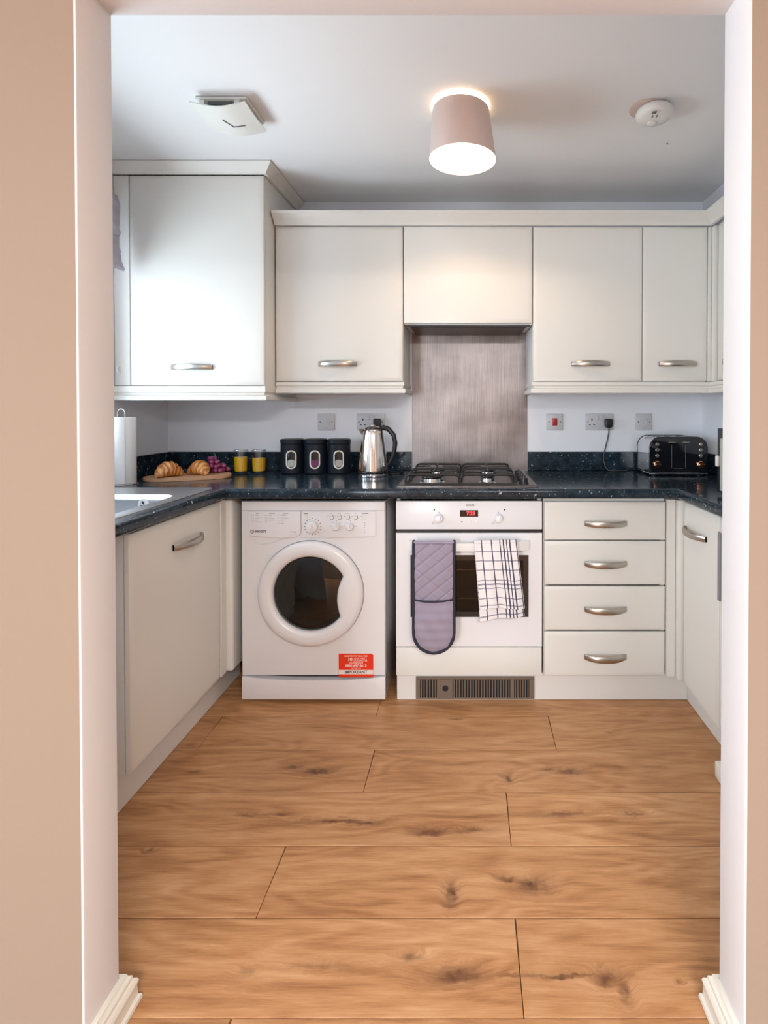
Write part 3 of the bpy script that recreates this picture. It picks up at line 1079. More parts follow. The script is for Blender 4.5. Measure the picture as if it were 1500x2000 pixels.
for x in (-.565, -.533, -.499, -.467):
    o.tube([(x + .0098 * math.cos(R(a)), wy - .0065, .765 + .0098 * math.sin(R(a))) for a in (60, 30, 0, -30, -60, -90, -120)], .0007, 5)
o.build('indicator', M_print, cp)['kind'] = 'stuff'
lettering('lettering', 'ON/OFF', .0048, (-.670, wy - .0064, .7805), M_print, cp, bold=.0002)
lettering('lettering', 'START/PAUSE', .0044, (-.428, wy - .0064, .781), M_print, cp, bold=.0002)
for x, s_ in ((-.565, 'ECO'), (-.533, 'RINSE'), (-.499, 'EASY IRON'), (-.467, 'SPIN')):
    lettering('lettering', s_, .0040, (x, wy - .0064, .7805), M_printlt, cp)
lettering('lettering', 'indesit'.upper(), .0125, (-.878, wy - .0074, .7075), M_print, dd, align='LEFT', bold=.0004, sx=1.05)
lg = MB()
lg.tube([(-.889 + .0072 * math.cos(R(a)), wy - .0075, .7075 + .0072 * math.sin(R(a))) for a in range(110, 431, 20)], .0009, 6)
lg.box(-.8897, -.8883, wy - .0082, wy - .007, .7035, .7145)
lg.build('emblem', M_print, dd)
# programme list: three columns of small printed lines
pl = MB()
for cx_, hdr, rows in ((-.892, .026, (.011, .020, .015, .007, .025)), (-.836, .019, (.010, .010, .023, .018, .007)), (-.784, .027, (.017, .020, .029, .008, .009, .008))):
    for r_, ln in enumerate(rows):
        z = .774 - r_ * .0068
        pl.box(cx_ + .016, cx_ + .016 + ln, wy - .0078, wy - .007, z - .0009, z + .0009)
        pl.box(cx_, cx_ + .003, wy - .0078, wy - .007, z - .0011, z + .0011)
        pl.box(cx_ + .007, cx_ + .0102, wy - .0078, wy - .007, z - .0011, z + .0011)
pl.build('programme_list', M_printlt, dd)
for x, s_ in ((-.866, 'Daily'), (-.808, 'Delicate'), (-.752, 'Partials')):
    lettering('lettering', s_.upper(), .0052, (x, wy - .0074, .7815), M_print, dd)
lettering('lettering', 'A+  6kg', .008, (-.722, wy - .0074, .7065), M_printlt, dd, sx=.9)
# door: ring with a bite for the hand on the right
def rin(a):
    a = (a + PI) % (2 * PI) - PI
    lo, hi = R(-36), R(28)
    if lo < a < hi:
        tt = (a - (lo + hi) / 2) / ((hi - lo) / 2)
        return .152 - .044 * (1 - abs(tt) ** 2.2) ** .8
    return .152


ring = MB()
nr = 144
prof = [(1, 0.004), (1, -.010), (.985, -.017), (.93, -.0235), (.80, -.0285), (.55, -.0315), (.30, -.0315), (.14, -.0285), (.04, -.022), (0, -.012), (0, .004)]
loops = []
for k, yy in prof:
    l = []
    for i in range(nr):
        a = 2 * PI * i / nr
        r_ = rin(a) + (.2145 - rin(a)) * k
        l.append((dc[0] + r_ * math.cos(a), wy + yy, dc[1] + r_ * math.sin(a)))
    loops.append(l)
wd = ring.rings(loops, cap0=False, cap1=False).build('door', M_white, wm)
MB().lathe([(.2165, wy + .0002), (.2165, wy - .0030), (.2150, wy - .0045)], (dc[0], 0, dc[1]), 72, 'Y', cap0=False, cap1=False).build('gasket_line', M_line, wd)
MB().lathe([(.1515, wy - .006), (.149, wy - .012), (.12, wy - .020), (.07, wy - .027), (.001, wy - .029)], (dc[0], 0, dc[1]), 64, 'Y', cap0=False, cap1=False).build('glass', M_washglass, wd)
MB().lathe([(.151, wy + .004), (.150, wy + .03), (.120, wy + .055), (.105, wy + .12), (.09, wy + .135), (.001, wy + .14)], (dc[0], 0, dc[1]), 48, 'Y', cap0=False, cap1=False).build('glass_bowl', M_washglass, wd)
MB().lathe([(.158, wy + .016), (.150, wy + .012), (.146, wy + .02), (.150, wy + .03)], (dc[0], 0, dc[1]), 48, 'Y', cap0=False, cap1=False).build('gasket', M_gasket, wm)
# sticker
lx0, lx1, lz0, lz1 = -.5385, -.397, .107, .2035
ys = wy - .0004
st = MB().prism([(lx0, lz0), (lx1, lz0), (lx1, lz1 - .006), (lx1 - .006, lz1), (lx0, lz1)], 'Y', ys - .0022, ys).build('sticker', M_redlabel, wm)
MB().box(lx0 + .0005, lx1 - .0005, ys - .0026, ys - .0021, .1195, .1375).build('band', M_cream, st)
cxl = (lx0 + lx1) / 2
for s_, z, sz, m_, bo in (('IMPORTANT', .1285, .0165, M_print, .0006), ('0800 697 8613', .1545, .0145, M_cream, .0003), ('CALL FREEPHONE', .1665, .0072, M_cream, .0001), ('REGISTER FOR YOUR FREE', .1945, .0080, M_cream, .0001),
                          ('LINES OPEN 7 DAYS', .1443, .0046, M_cream, 0)):
    lettering('lettering', s_, sz, (cxl, ys - .0028 if m_ is M_print else ys - .0025, z), m_, st, bold=bo)
lettering('lettering', '10', .0195, (-.492, ys - .0025, .1805), M_cream, st, bold=.0006)
lettering('lettering', 'YEAR PARTS', .0098, (-.478, ys - .0025, .1845), M_cream, st, align='LEFT')
lettering('lettering', 'GUARANTEE', .0098, (-.478, ys - .0025, .1760), M_cream, st, align='LEFT')

# ------------------------------------------------------------------ oven
ov = thing('oven', 'white built under electric oven with red digital clock, below the hob', 'oven', (0, 2.35, .235))
x0, x1, yf = -.302, .2935, 2.080
cp = MB().box(x0, x1, yf, yf + .02, .717, .8325, .002, 2).build('control_panel', M_white, ov)
MB().box(x0 + .003, x1 - .003, yf + .008, yf + .02, .703, .7165).build('shadow_gap', M_black, ov)
wx = (-.243, .239, .358, .612)
d = MB()
d.box(x0, wx[0], yf, yf + .03, .238, .702)
d.box(wx[1], x1, yf, yf + .03, .238, .702)
d.box(wx[0], wx[1], yf, yf + .03, .238, wx[2])
d.box(wx[0], wx[1], yf, yf + .03, wx[3], .702)
od = d.build('door', M_white, ov)
# black glass border, then the clear middle
g = MB()
bw = .022
g.box(wx[0], wx[1], yf + .0005, yf + .004, wx[2], wx[2] + bw).box(wx[0], wx[1], yf + .0005, yf + .004, wx[3] - bw, wx[3])
g.box(wx[0], wx[0] + bw, yf + .0005, yf + .004, wx[2] + bw, wx[3] - bw).box(wx[1] - bw, wx[1], yf + .0005, yf + .004, wx[2] + bw, wx[3] - bw)
g.build('window_border', M_blackgl, od)
MB().box(wx[0] + bw, wx[1] - bw, yf + .001, yf + .004, wx[2] + bw, wx[3] - bw).build('window_glass', M_ovenglass, od)
c = MB()
c.box(-.285, .275, yf + .45, yf + .46, .26, .70).box(-.285, -.275, yf + .032, yf + .45, .26, .70).box(.265, .275, yf + .032, yf + .45, .26, .70).box(-.275, .265, yf + .032, yf + .45, .26, .27).box(-.275, .265, yf + .032, yf + .45, .69, .70)
c.build('cavity', M_ovendark, ov)
for z in (.418, .538):
    r_ = MB()
    for y in (yf + .05, yf + .42):
        r_.tube([(-.27, y, z), (.26, y, z)], .0042, 6)
    for i in range(16):
        x = -.25 + .5 * i / 15
        r_.tube([(x, yf + .052, z), (x, yf + .418, z)], .0015, 5)
    r_.build('shelf_rack', M_chrome, ov)
hb = MB()
n = 20
loops = []
for i in range(n + 1):
    u = -1 + 2 * i / n
    x = -.003 + u * .243
    yy = yf - .034 * (1 - abs(u) ** 5)
    hh = .0155 + .004 * abs(u) ** 6
    loops.append([(x, yy - .012, .655 - hh), (x, yy - .014, .655), (x, yy - .012, .655 + hh), (x, yy - .003, .655 + hh), (x, yy - .0003, .655 + hh * .8), (x, yy - .0003, .655 - hh * .8), (x, yy - .003, .655 - hh)])
hb.rings(loops).build('handle', M_whitepl, od)
wyo, wy = wy, yf + .0058
for x in (-.1265, .116):
    k = MB().lathe([(.0195, yf - .0003), (.019, yf - .006), (.016, yf - .009), (.015, yf - .020), (.001, yf - .021)], (x, 0, .763), 28, 'Y')
    k.box(x - .008, x + .008, yf - .027, yf - .008, .753, .773, .002, 2)
    k.build('knob', M_white, ov)
wy = wyo
o = MB()
for x, z, r_ in ((-.146, .797, .003), (.141, .797, .003), (-.033, .748, .0025)):
    o.lathe([(r_, yf - .0008), (.0005, yf - .0008)], (x, 0, z), 12, 'Y')
for x, z in ((-.150, .744), (.093, .744)):
    o.tube([(x + .0042 * math.cos(R(a)), yf - .0006, z + .0042 * math.sin(R(a))) for a in range(0, 361, 30)], .0006, 5)
for x in (-.1265, .116):
    o.box(x - .0008, x + .0008, yf - .0008, yf, .784, .789)
o.build('dial_markings', M_print, cp)['kind'] = 'stuff'
for x in (-.002, .026):
    MB().lathe([(.0065, yf - .0003), (.0062, yf - .002), (.001, yf - .0025)], (x, 0, .748), 16, 'Y').build('button', M_whitepl, ov)
dp = MB().box(-.041, .033, yf - .0012, yf - .0002, .7695, .7955, .0004, 1).build('display', M_display, ov)
lettering('digits', '7:23', .0205, (.0035, yf - .0016, .7822), M_digit, dp, bold=.0006)
lettering('lettering', 'zanussi'.upper(), .0085, (.001, yf - .0005, .8155), M_print, cp, bold=.0003)
t = thing('oven_housing', 'plain cream housing panel below the oven door', 'panel', (0, 2.08, .117))
MB().box(x0, x1, yf + .001, yf + .019, .1175, .233, .003, 2).build('front_panel', M_vinyl, t)
MB().box(-.3015, -.2875, yf + .031, yf + .5, .236, .84).build('case', M_carcass, ov)
MB().box(.279, .293, yf + .031, yf + .5, .236, .84).build('case', M_carcass, ov)

# double oven glove over the handle
gl = thing('oven_glove', 'mauve quilted double oven glove with navy edging hanging on the oven handle', 'oven glove', (-.143, 2.02, .24))
gy = 2.0235
gx, hw = -.1435, .0800
ztop, zbot, zp = .6735, .240, .448


def outline_w(z):
    if z < zbot + hw:
        q = (zbot + hw - z) / hw
        return hw * math.sqrt(max(0, 1 - q * q))
    return hw


def glove(u, v, quilt=True):
    z = ztop + (zp - ztop) * v
    x = gx + (2 * u - 1) * hw
    puff = .006 * (1 - abs(2 * u - 1) ** 6)
    a = (x * .8 + z) / .050
    b_ = (x * .8 - z) / .050
    ca, cb = abs((a % 1) - .5) * 2, abs((b_ % 1) - .5) * 2
    qd = min(1, (1 - ca) * 3.2) ** .6 * .3 + min(1, (1 - cb) * 3.2) ** .6 * .7 - 1
    return (x, gy - puff - .007 * qd - .005 * math.sin(v * 3), z)


def pocket(u, v):
    zb_ = zbot + .0005
    z = zp + (zb_ - zp) * (1 - (1 - v) ** 1.0)
    w_ = outline_w(z)
    x = gx + (2 * u - 1) * w_
    puff = .014 * (1 - abs(2 * u - 1) ** 4) * (1 - v ** 6) * min(1, .45 + v * 2)
    return (x, gy - .004 - puff - .0012 * math.sin(x * 90 + z * 60) - .001 * math.sin(z * 170), z)


def over(u, v):
    # the band that goes up over the handle and down behind it
    a = PI * v
    x = gx + (2 * u - 1) * hw
    r_ = .0105
    return (x, gy + r_ - (r_ + .003) * math.cos(a), ztop + .001 + (r_ * .9) * math.sin(a))


m_ = MB()
m_.grid(glove, 64, 84)
m_.grid(over, 20, 8)
m_.grid(lambda u, v: (gx + (2 * u - 1) * hw, gy + .0237, ztop - .02 * v), 4, 2)
m_.build('quilted_top', M_mauve, gl, ang=80)
MB().grid(lambda u, v: pocket(u, v), 24, 40).build('pocket', M_mauve, gl, ang=80)
m_ = MB()
pts = [(gx - hw, gy + .012, ztop + .008), (gx - hw, gy + .0005, ztop), (gx - hw, gy - .001, .6), (gx - hw, gy - .001, zp), (gx - hw, gy - .003, zbot + hw)] + \
      [(gx - hw * math.cos(R(a)), gy - .004, zbot + hw - hw * math.sin(R(a))) for a in range(10, 171, 10)] + \
      [(gx + hw, gy - .003, zbot + hw), (gx + hw, gy - .001, zp), (gx + hw, gy - .001, .6), (gx + hw, gy + .0005, ztop), (gx + hw, gy + .012, ztop + .008)]
m_.tube(pts, .0068, 10)
m_.tube([(gx - hw + .002, gy - .005, zp + .004), (gx - hw * .5, gy - .016, zp + .001), (gx, gy - .018, zp), (gx + hw * .5, gy - .016, zp + .002), (gx + hw - .002, gy - .005, zp + .006)], .0034, 8)
m_.build('edging', M_binding, gl)

# tea towel
tw = thing('tea_towel', 'white checked tea towel with dark stripes hanging on the oven handle', 'tea towel', (.1, 2.02, .37))


def towel(u, v, y_off=0, ext=0.0, lift=0):
    tl, tr = Vector((.0165, .675)), Vector((.186, .6775))
    bl, br = Vector((.040, .415 - ext)), Vector((.217, .425 - ext * .6))
    p = (tl * (1 - u) + tr * u) * (1 - v) + (bl * (1 - u) + br * u) * v
    fold = .0035 * math.sin(u * 11 + v * 2.5) * (.3 + .7 * v) + (.003 * math.sin(u * 23 - v * 3) * v if ext == 0 else -.001)
    return (p.x, gy - .0015 - .011 * v + fold + y_off - .006 * math.sin(u * PI) * min(1, v * 3), p.y + .006 * math.sin(u * 5) * v + lift)


m_ = MB()
m_.grid(lambda u, v: towel(u, v), 30, 40)
m_.grid(lambda u, v: (.0165 + .1695 * u, gy + .0095 - .011 * math.cos(PI * v) + .0035 * math.sin(u * 11) * .3 * (1 - v), .6763 + .0025 * u + .0085 * math.sin(PI * v)), 30, 6)
m_.build('front_fold', M_towel, tw, ang=80)
MB().grid(lambda u, v: towel(u, v, .013, .052, -.002), 30, 40).build('back_fold', M_towel, tw, ang=80)

# ------------------------------------------------------------------ hob and splashback
hob = thing('hob', 'stainless steel gas hob with four burners set in the worktop', 'hob', (0, 2.34, WT))
hx0, hx1, hy0, hy1 = -.3015, .2795, 2.088, 2.60
MB().rings([[(x, y, z) for x, y in rrect(hx0 + i, hx1 - i, hy0 + i, hy1 - i, max(.008 - i * .2, .003), 3)] for i, z in ((0, WT + .0006), (0, WT + .004), (.003, WT + .0065), (.016, WT + .0065), (.024, WT + .003), (.03, WT + .003))]).build('plate', M_steel, hob)
for i, (x, y, r_) in enumerate(((-.165, 2.215, .046), (-.155, 2.455, .036), (.075, 2.215, .027), (.085, 2.455, .036))):
    bn = MB().lathe([(r_ + .012, WT + .0032), (r_ + .008, WT + .006), (r_ + .002, WT + .008), (r_, WT + .022), (r_ - .003, WT + .024), (.001, WT + .024)], (x, y, 0), 32).build('burner', M_chrome, hob)
    MB().lathe([(r_ - .004, WT + .0242), (r_ + .001, WT + .026), (r_, WT + .031), (r_ - .004, WT + .033), (.001, WT + .033)], (x, y, 0), 32).build('burner_cap', M_castiron, bn)
for gx0, gx1, cxs in ((-.268, -.045, -.16), (-.038, .192, .08)):
    m_ = MB()
    ya, yb = 2.122, 2.555
    zg, zl = WT + .046, WT + .0075
    rr_ = .0048
    # two bent wire hoops (front and rear) and the side rails that carry them
    for y in (ya, yb, 2.325, 2.345):
        pts = [(gx0, y, zl + .004), (gx0, y, zg - .014), (gx0 + .006, y, zg - .004), (gx0 + .018, y, zg), (gx1 - .018, y, zg), (gx1 - .006, y, zg - .004), (gx1, y, zg - .014), (gx1, y, zl + .004)]
        m_.tube(pts, rr_, 8)
    for x in (gx0, gx1):
        m_.tube([(x, ya, zl), (x, yb, zl)], rr_, 8)
    m_.tube([(gx0, ya, zl), (gx1, ya, zl)], rr_, 8)
    m_.tube([(gx0, yb, zl), (gx1, yb, zl)], rr_, 8)
    # fingers over each burner
    for yc in (2.22, 2.455):
        m_.tube([(cxs, yc - .095, zg), (cxs, yc - .026, zg + .001), (cxs, yc - .022, zg - .006)], .0038, 7)
        m_.tube([(cxs, yc + .095, zg), (cxs, yc + .026, zg + .001), (cxs, yc + .022, zg - .006)], .0038, 7)
        m_.tube([(gx0 + .002, yc, zl), (gx0 + .004, yc, zg - .01), (gx0 + .02, yc, zg), (cxs - .028, yc, zg + .001)], .0038, 7)
        m_.tube([(gx1 - .002, yc, zl), (gx1 - .004, yc, zg - .01), (gx1 - .02, yc, zg), (cxs + .028, yc, zg + .001)], .0038, 7)
    m_.build('pan_support', M_castiron, hob)
for y in (2.17, 2.255, 2.34, 2.425):
    k = MB().lathe([(.021, WT + .0032), (.0205, WT + .007), (.017, WT + .010), (.0165, WT + .026), (.014, WT + .028), (.001, WT + .028)], (.2285, y, 0), 24)
    k.box(.2285 - .005, .2285 + .005, y - .016, y + .016, WT + .02, WT + .034, .002, 2)
    k.build('knob', M_black, hob)
sb = thing('splashback', 'brushed stainless steel splashback on the wall behind the hob', 'splashback', (0, 2.66, .9))
MB().box(-.3005, .2975, CY1 - .005, CY1 - .0008, WT + .004, 1.64, .0008, 1).build('sheet', M_steel, sb)

# ------------------------------------------------------------------ wall units
yw = 2.375
def wall_unit(x0, x1, za, zb, label, hx=None, depth=2.66, name='wall_cabinet', hl=.176):
    t = thing(name, label, 'wall cabinet', ((x0 + x1) / 2, depth, za))
    carcass_mb(x0 + .0005, x1 - .0005, yw + .020, depth, za, zb).build('carcass', M_carcass, t)
    d = door_mb(x0 + .0015, x1 - .0015, za + .004, zb - .002, yw).build('door', M_vinyl, t)
    if hx is not None:
        handle_mb(hx, 1.416, yw, hl, .027).build('handle', M_nickel, d)
    return t


wall_unit(-.902, -.310, 1.333, 2.054, 'wide cream wall cabinet left of the extractor, above the canisters', -.613)
wall_unit(.2915, .799, 1.333, 2.052, 'medium wide cream wall cabinet directly right of the extractor', .5575)
wall_unit(.800, 1.100, 1.333, 2.052, 'narrow cream wall cabinet in the right corner above the toaster', .962)
t = wall_unit(-.308, .2905, 1.602, 2.055, 'cream extractor cabinet above the hob, without a handle', None, name='extractor_cabinet')
t['category'] = 'extractor'
MB().box(-.280, .262, 2.40, 2.650, 1.590, 1.6015, .002, 1).build('extractor_base', M_black, t)
MB().box(-.296, .279, 2.388, 2.396, 1.592, 1.600, .001, 1).build('extractor_lip', M_black, t)
# right-hand return
t = thing('corner_post', 'cream corner post at the right end of the wall cabinets', 'filler panel', (1.12, 2.38, 1.33))
MB().box(1.1015, 1.118, 2.376, 2.394, 1.335, 2.05, .002, 1).build('filler_panel', M_vinyl, t)
MB().box(1.1185, 1.148, 2.355, 2.394, 1.335, 2.05, .004, 2).build('post', M_vinyl, t)
t = thing('wall_cabinet', 'shallow wall cabinet on right wall, mostly hidden by the door jamb', 'wall cabinet', (1.132, 2.352, 0), -PI / 2)
carcass_mb(.002, .592, .020, .072, 1.333, 2.054).build('carcass', M_carcass, t, True)
d = door_mb(.002, .592, 1.337, 2.052, 0).build('door', M_vinyl, t, True)
handle_mb(.165, 1.415, 0, .176).build('handle', M_nickel, d, True)
# tall cabinet in the left corner
t = thing('wall_cabinet', 'tall white wall cabinet in left corner reaching the ceiling', 'wall cabinet', (-1.24, 2.66, 1.3))
yt = 2.262
carcass_mb(CX0 + .002, -.907, yt + .020, 2.664, 1.285, 2.238).build('carcass', M_carcass, t)
d = door_mb(-1.500, -.9085, 1.312, 2.236, yt).build('door', M_vinyl, t)
handle_mb(-1.226, 1.392, yt, .182, .026).build('handle', M_nickel, d)
MB().box(CX0 + .002, -1.5025, yt + .003, yt + .019, 1.312, 2.236, .002, 1).build('filler_panel', M_vinyl, t)
MB().tube([(-1.550, yt + .004, 1.395), (-1.550, yt - .012, 1.393), (-1.549, yt - .016, 1.380), (-1.547, yt - .010, 1.366), (-1.545, yt + .004, 1.364)], .003, 8).build('hook', M_whitepl, t)

corn = [(0, 2.0535), (.014, 2.0535), (.016, 2.058), (.030, 2.072), (.048, 2.090), (.052, 2.094), (.052, 2.106), (.03, 2.106), (0, 2.09)]
tag(MB().sweep([(-.898, yw), (1.119, yw), (1.119, 1.72)], corn).build('cornice', M_vinyl), 'cream cornice moulding along the top of the lower wall cabinets', 'cornice')
ct = [(o_, z + .1835) for o_, z in corn[:5]] + [(.047, 2.2765), (.047, 2.2785), (.02, 2.2785), (0, 2.272)]
tag(MB().sweep([(CX0 + .001, yt), (-.906, yt), (-.906, 2.663)], ct).build('cornice', M_vinyl), 'cream cornice moulding on top of the tall corner cabinet touching the ceiling', 'cornice')
pel = [(0, 1.3325), (.012, 1.3325), (.013, 1.318), (.006, 1.312), (.006, 1.306), (.018, 1.300), (.019, 1.284), (.016, 1.280), (0, 1.280)]
tag(MB().sweep([(-.899, yw + .012), (-.318, yw + .012), (-.318, 2.663)], pel).build('light_pelmet', M_vinyl), 'cream pelmet under the wall cabinet left of the extractor', 'pelmet')
tag(MB().sweep([(.3005, 2.663), (.3005, yw + .012), (1.123, yw + .012), (1.123, 1.78)], pel).build('light_pelmet', M_vinyl), 'cream pelmet under the wall cabinets right of the extractor', 'pelmet')
pel2 = [(o_, z - .0235) for o_, z in pel]
pel2 = [(o_, (z if z < 1.29 else z) - .0115) for o_, z in pel2]
tag(MB().sweep([(CX0 + .001, yt + .008), (-.9145, yt + .008), (-.9145, 2.663)], [(o_, z + (.012 if z > 1.29 else 0)) for o_, z in pel2]).build('light_pelmet', M_vinyl), 'white pelmet under the tall left corner cabinet', 'pelmet')

# ------------------------------------------------------------------ sockets and switches (on the back wall, facing -y)
ysk = CY1 - .0005


def plate(name, label, x0, x1, z0=1.098, z1=1.184, rocker=None, red=None, double=False, group=None):
    t = thing(name, label, 'switch' if not double else 'socket', ((x0 + x1) / 2, ysk, z0))
    MB().box(x0, x1, ysk - .009, ysk, z0, z1, .003, 2).build('plate', M_plate, t)
    zc = (z0 + z1) / 2
    yy = ysk - .0091
    sx = ((x0 + .013, zc), (x1 - .013, zc)) if not double else ((x0 + .012, zc), (x1 - .012, zc))
    for x, z in sx:
        MB().lathe([(.0033, yy + .0005), (.003, yy - .0008), (.0005, yy - .0006)], (x, 0, z), 12, 'Y').build('screw', M_grey, t)
    if rocker:
        MB().box(rocker - .0085, rocker + .0085, yy - .004, yy + .001, zc - .013, zc + .013, .002, 2).build('rocker', M_plate, t)
        MB().box((x0 + x1) / 2 - .011, (x0 + x1) / 2 + .011, yy - .0004, yy + .0002, z0 + .010, z0 + .013).build('marking', M_printlt, t)
    if red:
        MB().box(red - .0125, red + .0125, yy - .005, yy + .001, zc - .019, zc + .019, .002, 2).build('rocker', M_red, t)
    if double:
        mid = (x0 + x1) / 2
        for sx_, sg in ((x0 + .033, 1), (x1 - .033, -1)):
            MB().box(sx_ - .003, sx_ + .003, yy - .0006, yy + .0002, zc + .007, zc + .017).build('pin_hole', M_black, t)
            for dx in (-.011, .011):
                MB().box(sx_ + dx - .004, sx_ + dx + .004, yy - .0006, yy + .0002, zc - .017, zc - .011).build('pin_hole', M_black, t)
        for rx in (mid - .012, mid + .012):
            MB().box(rx - .007, rx + .007, yy - .004, yy + .001, zc + .010, zc + .032, .0015, 2).build('rocker', M_plate, t)
    return t


plate('fused_switch', 'single grey switch plate on the wall above the canisters', -.791, -.704, rocker=-.735)
plate('double_socket', 'grey double socket on the wall behind the kettle', -.589, -.443, double=True)
plate('cooker_switch', 'single plate with a red rocker switch, right of the splashback', .397, .483, red=.440)
plate('double_socket', 'grey double socket on the wall with the toaster plug in it', .600, .746, double=True)
plate('fused_switch', 'single grey switch plate on the wall above the toaster', .861, .946, rocker=.915)


def plug(label, x, z, cable, pre):
    t = thing('plug', label, 'plug', (x, ysk - .01, z))
    yb = ysk - .0135
    pts = [(x - .019, z - .004), (x - .016, z - .021), (x - .006, z - .026), (x + .006, z - .026), (x + .016, z - .021), (x + .019, z - .004), (x + .019, z + .015), (x + .014, z + .022), (x - .014, z + .022), (x - .019, z + .015)]
    MB().prism(pts, 'Y', yb - .034, yb, .005, 3).build('body', M_black, t)
    MB().tube(cable, .0034, 8).build('cable', M_black, t)
    return t


plug('black plug with its cable hanging down to the worktop, near the toaster', .713, 1.136, [(.713, 2.625, 1.114), (.712, 2.625, 1.09), (.706, 2.628, 1.05), (.697, 2.634, 1.01), (.690, 2.640, .97), (.690, 2.640, .94), (.698, 2.638, .91), (.712, 2.632, .8935), (.74, 2.62, .8922), (.80, 2.62, .8922)], 0)
plug('black plug behind the kettle, in the left double socket', -.477, 1.137, [(-.477, 2.625, 1.114), (-.476, 2.628, 1.08), (-.468, 2.636, 1.0), (-.45, 2.636, .93), (-.42, 2.62, .896), (-.38, 2.58, .892), (-.345, 2.56, .892), (-.33, 2.535, .892), (-.345, 2.51, .892), (-.385, 2.505, .892)], 0)

# ------------------------------------------------------------------ things on the worktop
Z0 = WT + .0006
kt = thing('kettle', 'polished steel kettle with a black handle, left of the hob', 'kettle', (-.465, 2.455, WT))
kx, ky = -.465, 2.455
MB().lathe([(.072, Z0), (.073, Z0 + .004), (.072, Z0 + .013), (.066, Z0 + .016)], (kx, ky, 0), 40).build('base', M_chrome, kt)
MB().lathe([(.0695, Z0 + .0165), (.071, Z0 + .019), (.070, Z0 + .025)], (kx, ky, 0), 40).build('base_ring', M_black, kt)
prof = [(.068, Z0 + .0255)] + [(.0705 - .0225 * (i / 12) ** 1.25, Z0 + .028 + .186 * i / 12) for i in range(13)] + [(.044, Z0 + .222), (.036, Z0 + .226)]
kb = MB().lathe(prof, (kx, ky, 0), 56).build('body', M_kettle, kt)
MB().lathe([(.040, Z0 + .2262), (.041, Z0 + .230), (.030, Z0 + .236), (.012, Z0 + .238), (.012, Z0 + .242), (.001, Z0 + .243)], (kx, ky, 0), 32).build('lid', M_chrome, kt)
sp = MB()
sp.rings([[(kx - .047, ky - .016, Z0 + .19), (kx - .047, ky + .016, Z0 + .19), (kx - .046, ky + .016, Z0 + .224), (kx - .046, ky - .016, Z0 + .224)],
          [(kx - .064, ky - .004, Z0 + .214), (kx - .064, ky + .004, Z0 + .214), (kx - .067, ky + .008, Z0 + .223), (kx - .067, ky - .008, Z0 + .223)]])
sp.build('spout', M_kettle, kt)
hp = [(kx + .030, ky, Z0 + .226), (kx + .050, ky, Z0 + .231), (kx + .075, ky, Z0 + .222), (kx + .098, ky, Z0 + .195), (kx + .106, ky, Z0 + .155), (kx + .101, ky, Z0 + .115), (kx + .090, ky, Z0 + .080), (kx + .076, ky, Z0 + .055), (kx + .066, ky, Z0 + .045)]
MB().tube(hp, [.010, .012, .012, .0115, .011, .0105, .0095, .008, .006], 12).build('handle', M_black, kt)

# canisters
cy_ = 2.56
c0 = thing('canister', 'black canister with an oval window, leftmost of three', 'canister', (-.889, cy_, WT), group='black canisters by the kettle')
cr_ = .056
MB().lathe([(cr_ - .003, WT + .0008), (cr_, WT + .004), (cr_, WT + .146), (cr_ - .002, WT + .148)], (-.889, cy_, 0), 48).build('body', M_canister, c0)
ld = MB().lathe([(cr_ - .001, WT + .1485), (cr_ + .0015, WT + .150), (cr_ + .0015, WT + .168), (cr_ - .004, WT + .1715), (cr_ - .012, WT + .172), (.001, WT + .172)], (-.889, cy_, 0), 48).build('lid', M_canister, c0)


def stadium(hw_, hh_, n=10):
    p = [(hw_ * math.cos(R(a)), hh_ - hw_ + hw_ * math.sin(R(a))) for a in [180 * i / n for i in range(n + 1)]]
    return p + [(hw_ * math.cos(R(180 + a)), -(hh_ - hw_) + hw_ * math.sin(R(180 + a))) for a in [180 * i / n for i in range(n + 1)]]


def wrap(px, pz, out, x_c, y_c, tilt=0):
    a = px / cr_ + R(13)
    return (x_c + (cr_ + out) * math.sin(a), y_c - (cr_ + out) * math.cos(a), WT + .072 + pz)


def oval(x_c):
    so, si = stadium(.0245, .046), stadium(.0185, .0395)
    loops = [[wrap(x, z, o_, x_c, cy_) for x, z in l] for l, o_ in ((so, .0002), (so, .003), (si, .003), (si, .0002))]
    return MB().rings(loops, cap0=False, cap1=False)


rg = oval(-.889).build('window_ring', M_canring, c0)
si = stadium(.0185, .0395)
MB().rings([[wrap(x * k, z * k, .0008, -.889, cy_) for x, z in si] for k in (1, .7, .35, .02)], cap0=False).build('window', M_blackgl, c0)
MB().rings([[wrap(x * k * .9, -.018 + z * .45 * k, .0012, -.889, cy_) for x, z in si] for k in (1, .5, .02)], cap0=False).build('contents', M_greygreen, c0)
for x, lab in ((-.773, 'black canister with an oval window, middle one of three'), (-.656, 'black canister with an oval window, rightmost, next to the kettle')):
    dup(c0, (x, cy_, WT), lab, 'black canisters by the kettle')
M_tea = mat('purple_packet', (.16, .03, .12), .4)
M_sugar = mat('pale_packet', (.45, .42, .40), .4)
for o_ in bpy.data.objects:
    if o_.name.startswith('contents.'):
        o_.data = o_.data.copy()
        o_.data.materials[0] = M_tea if o_.name.endswith('001') else M_sugar

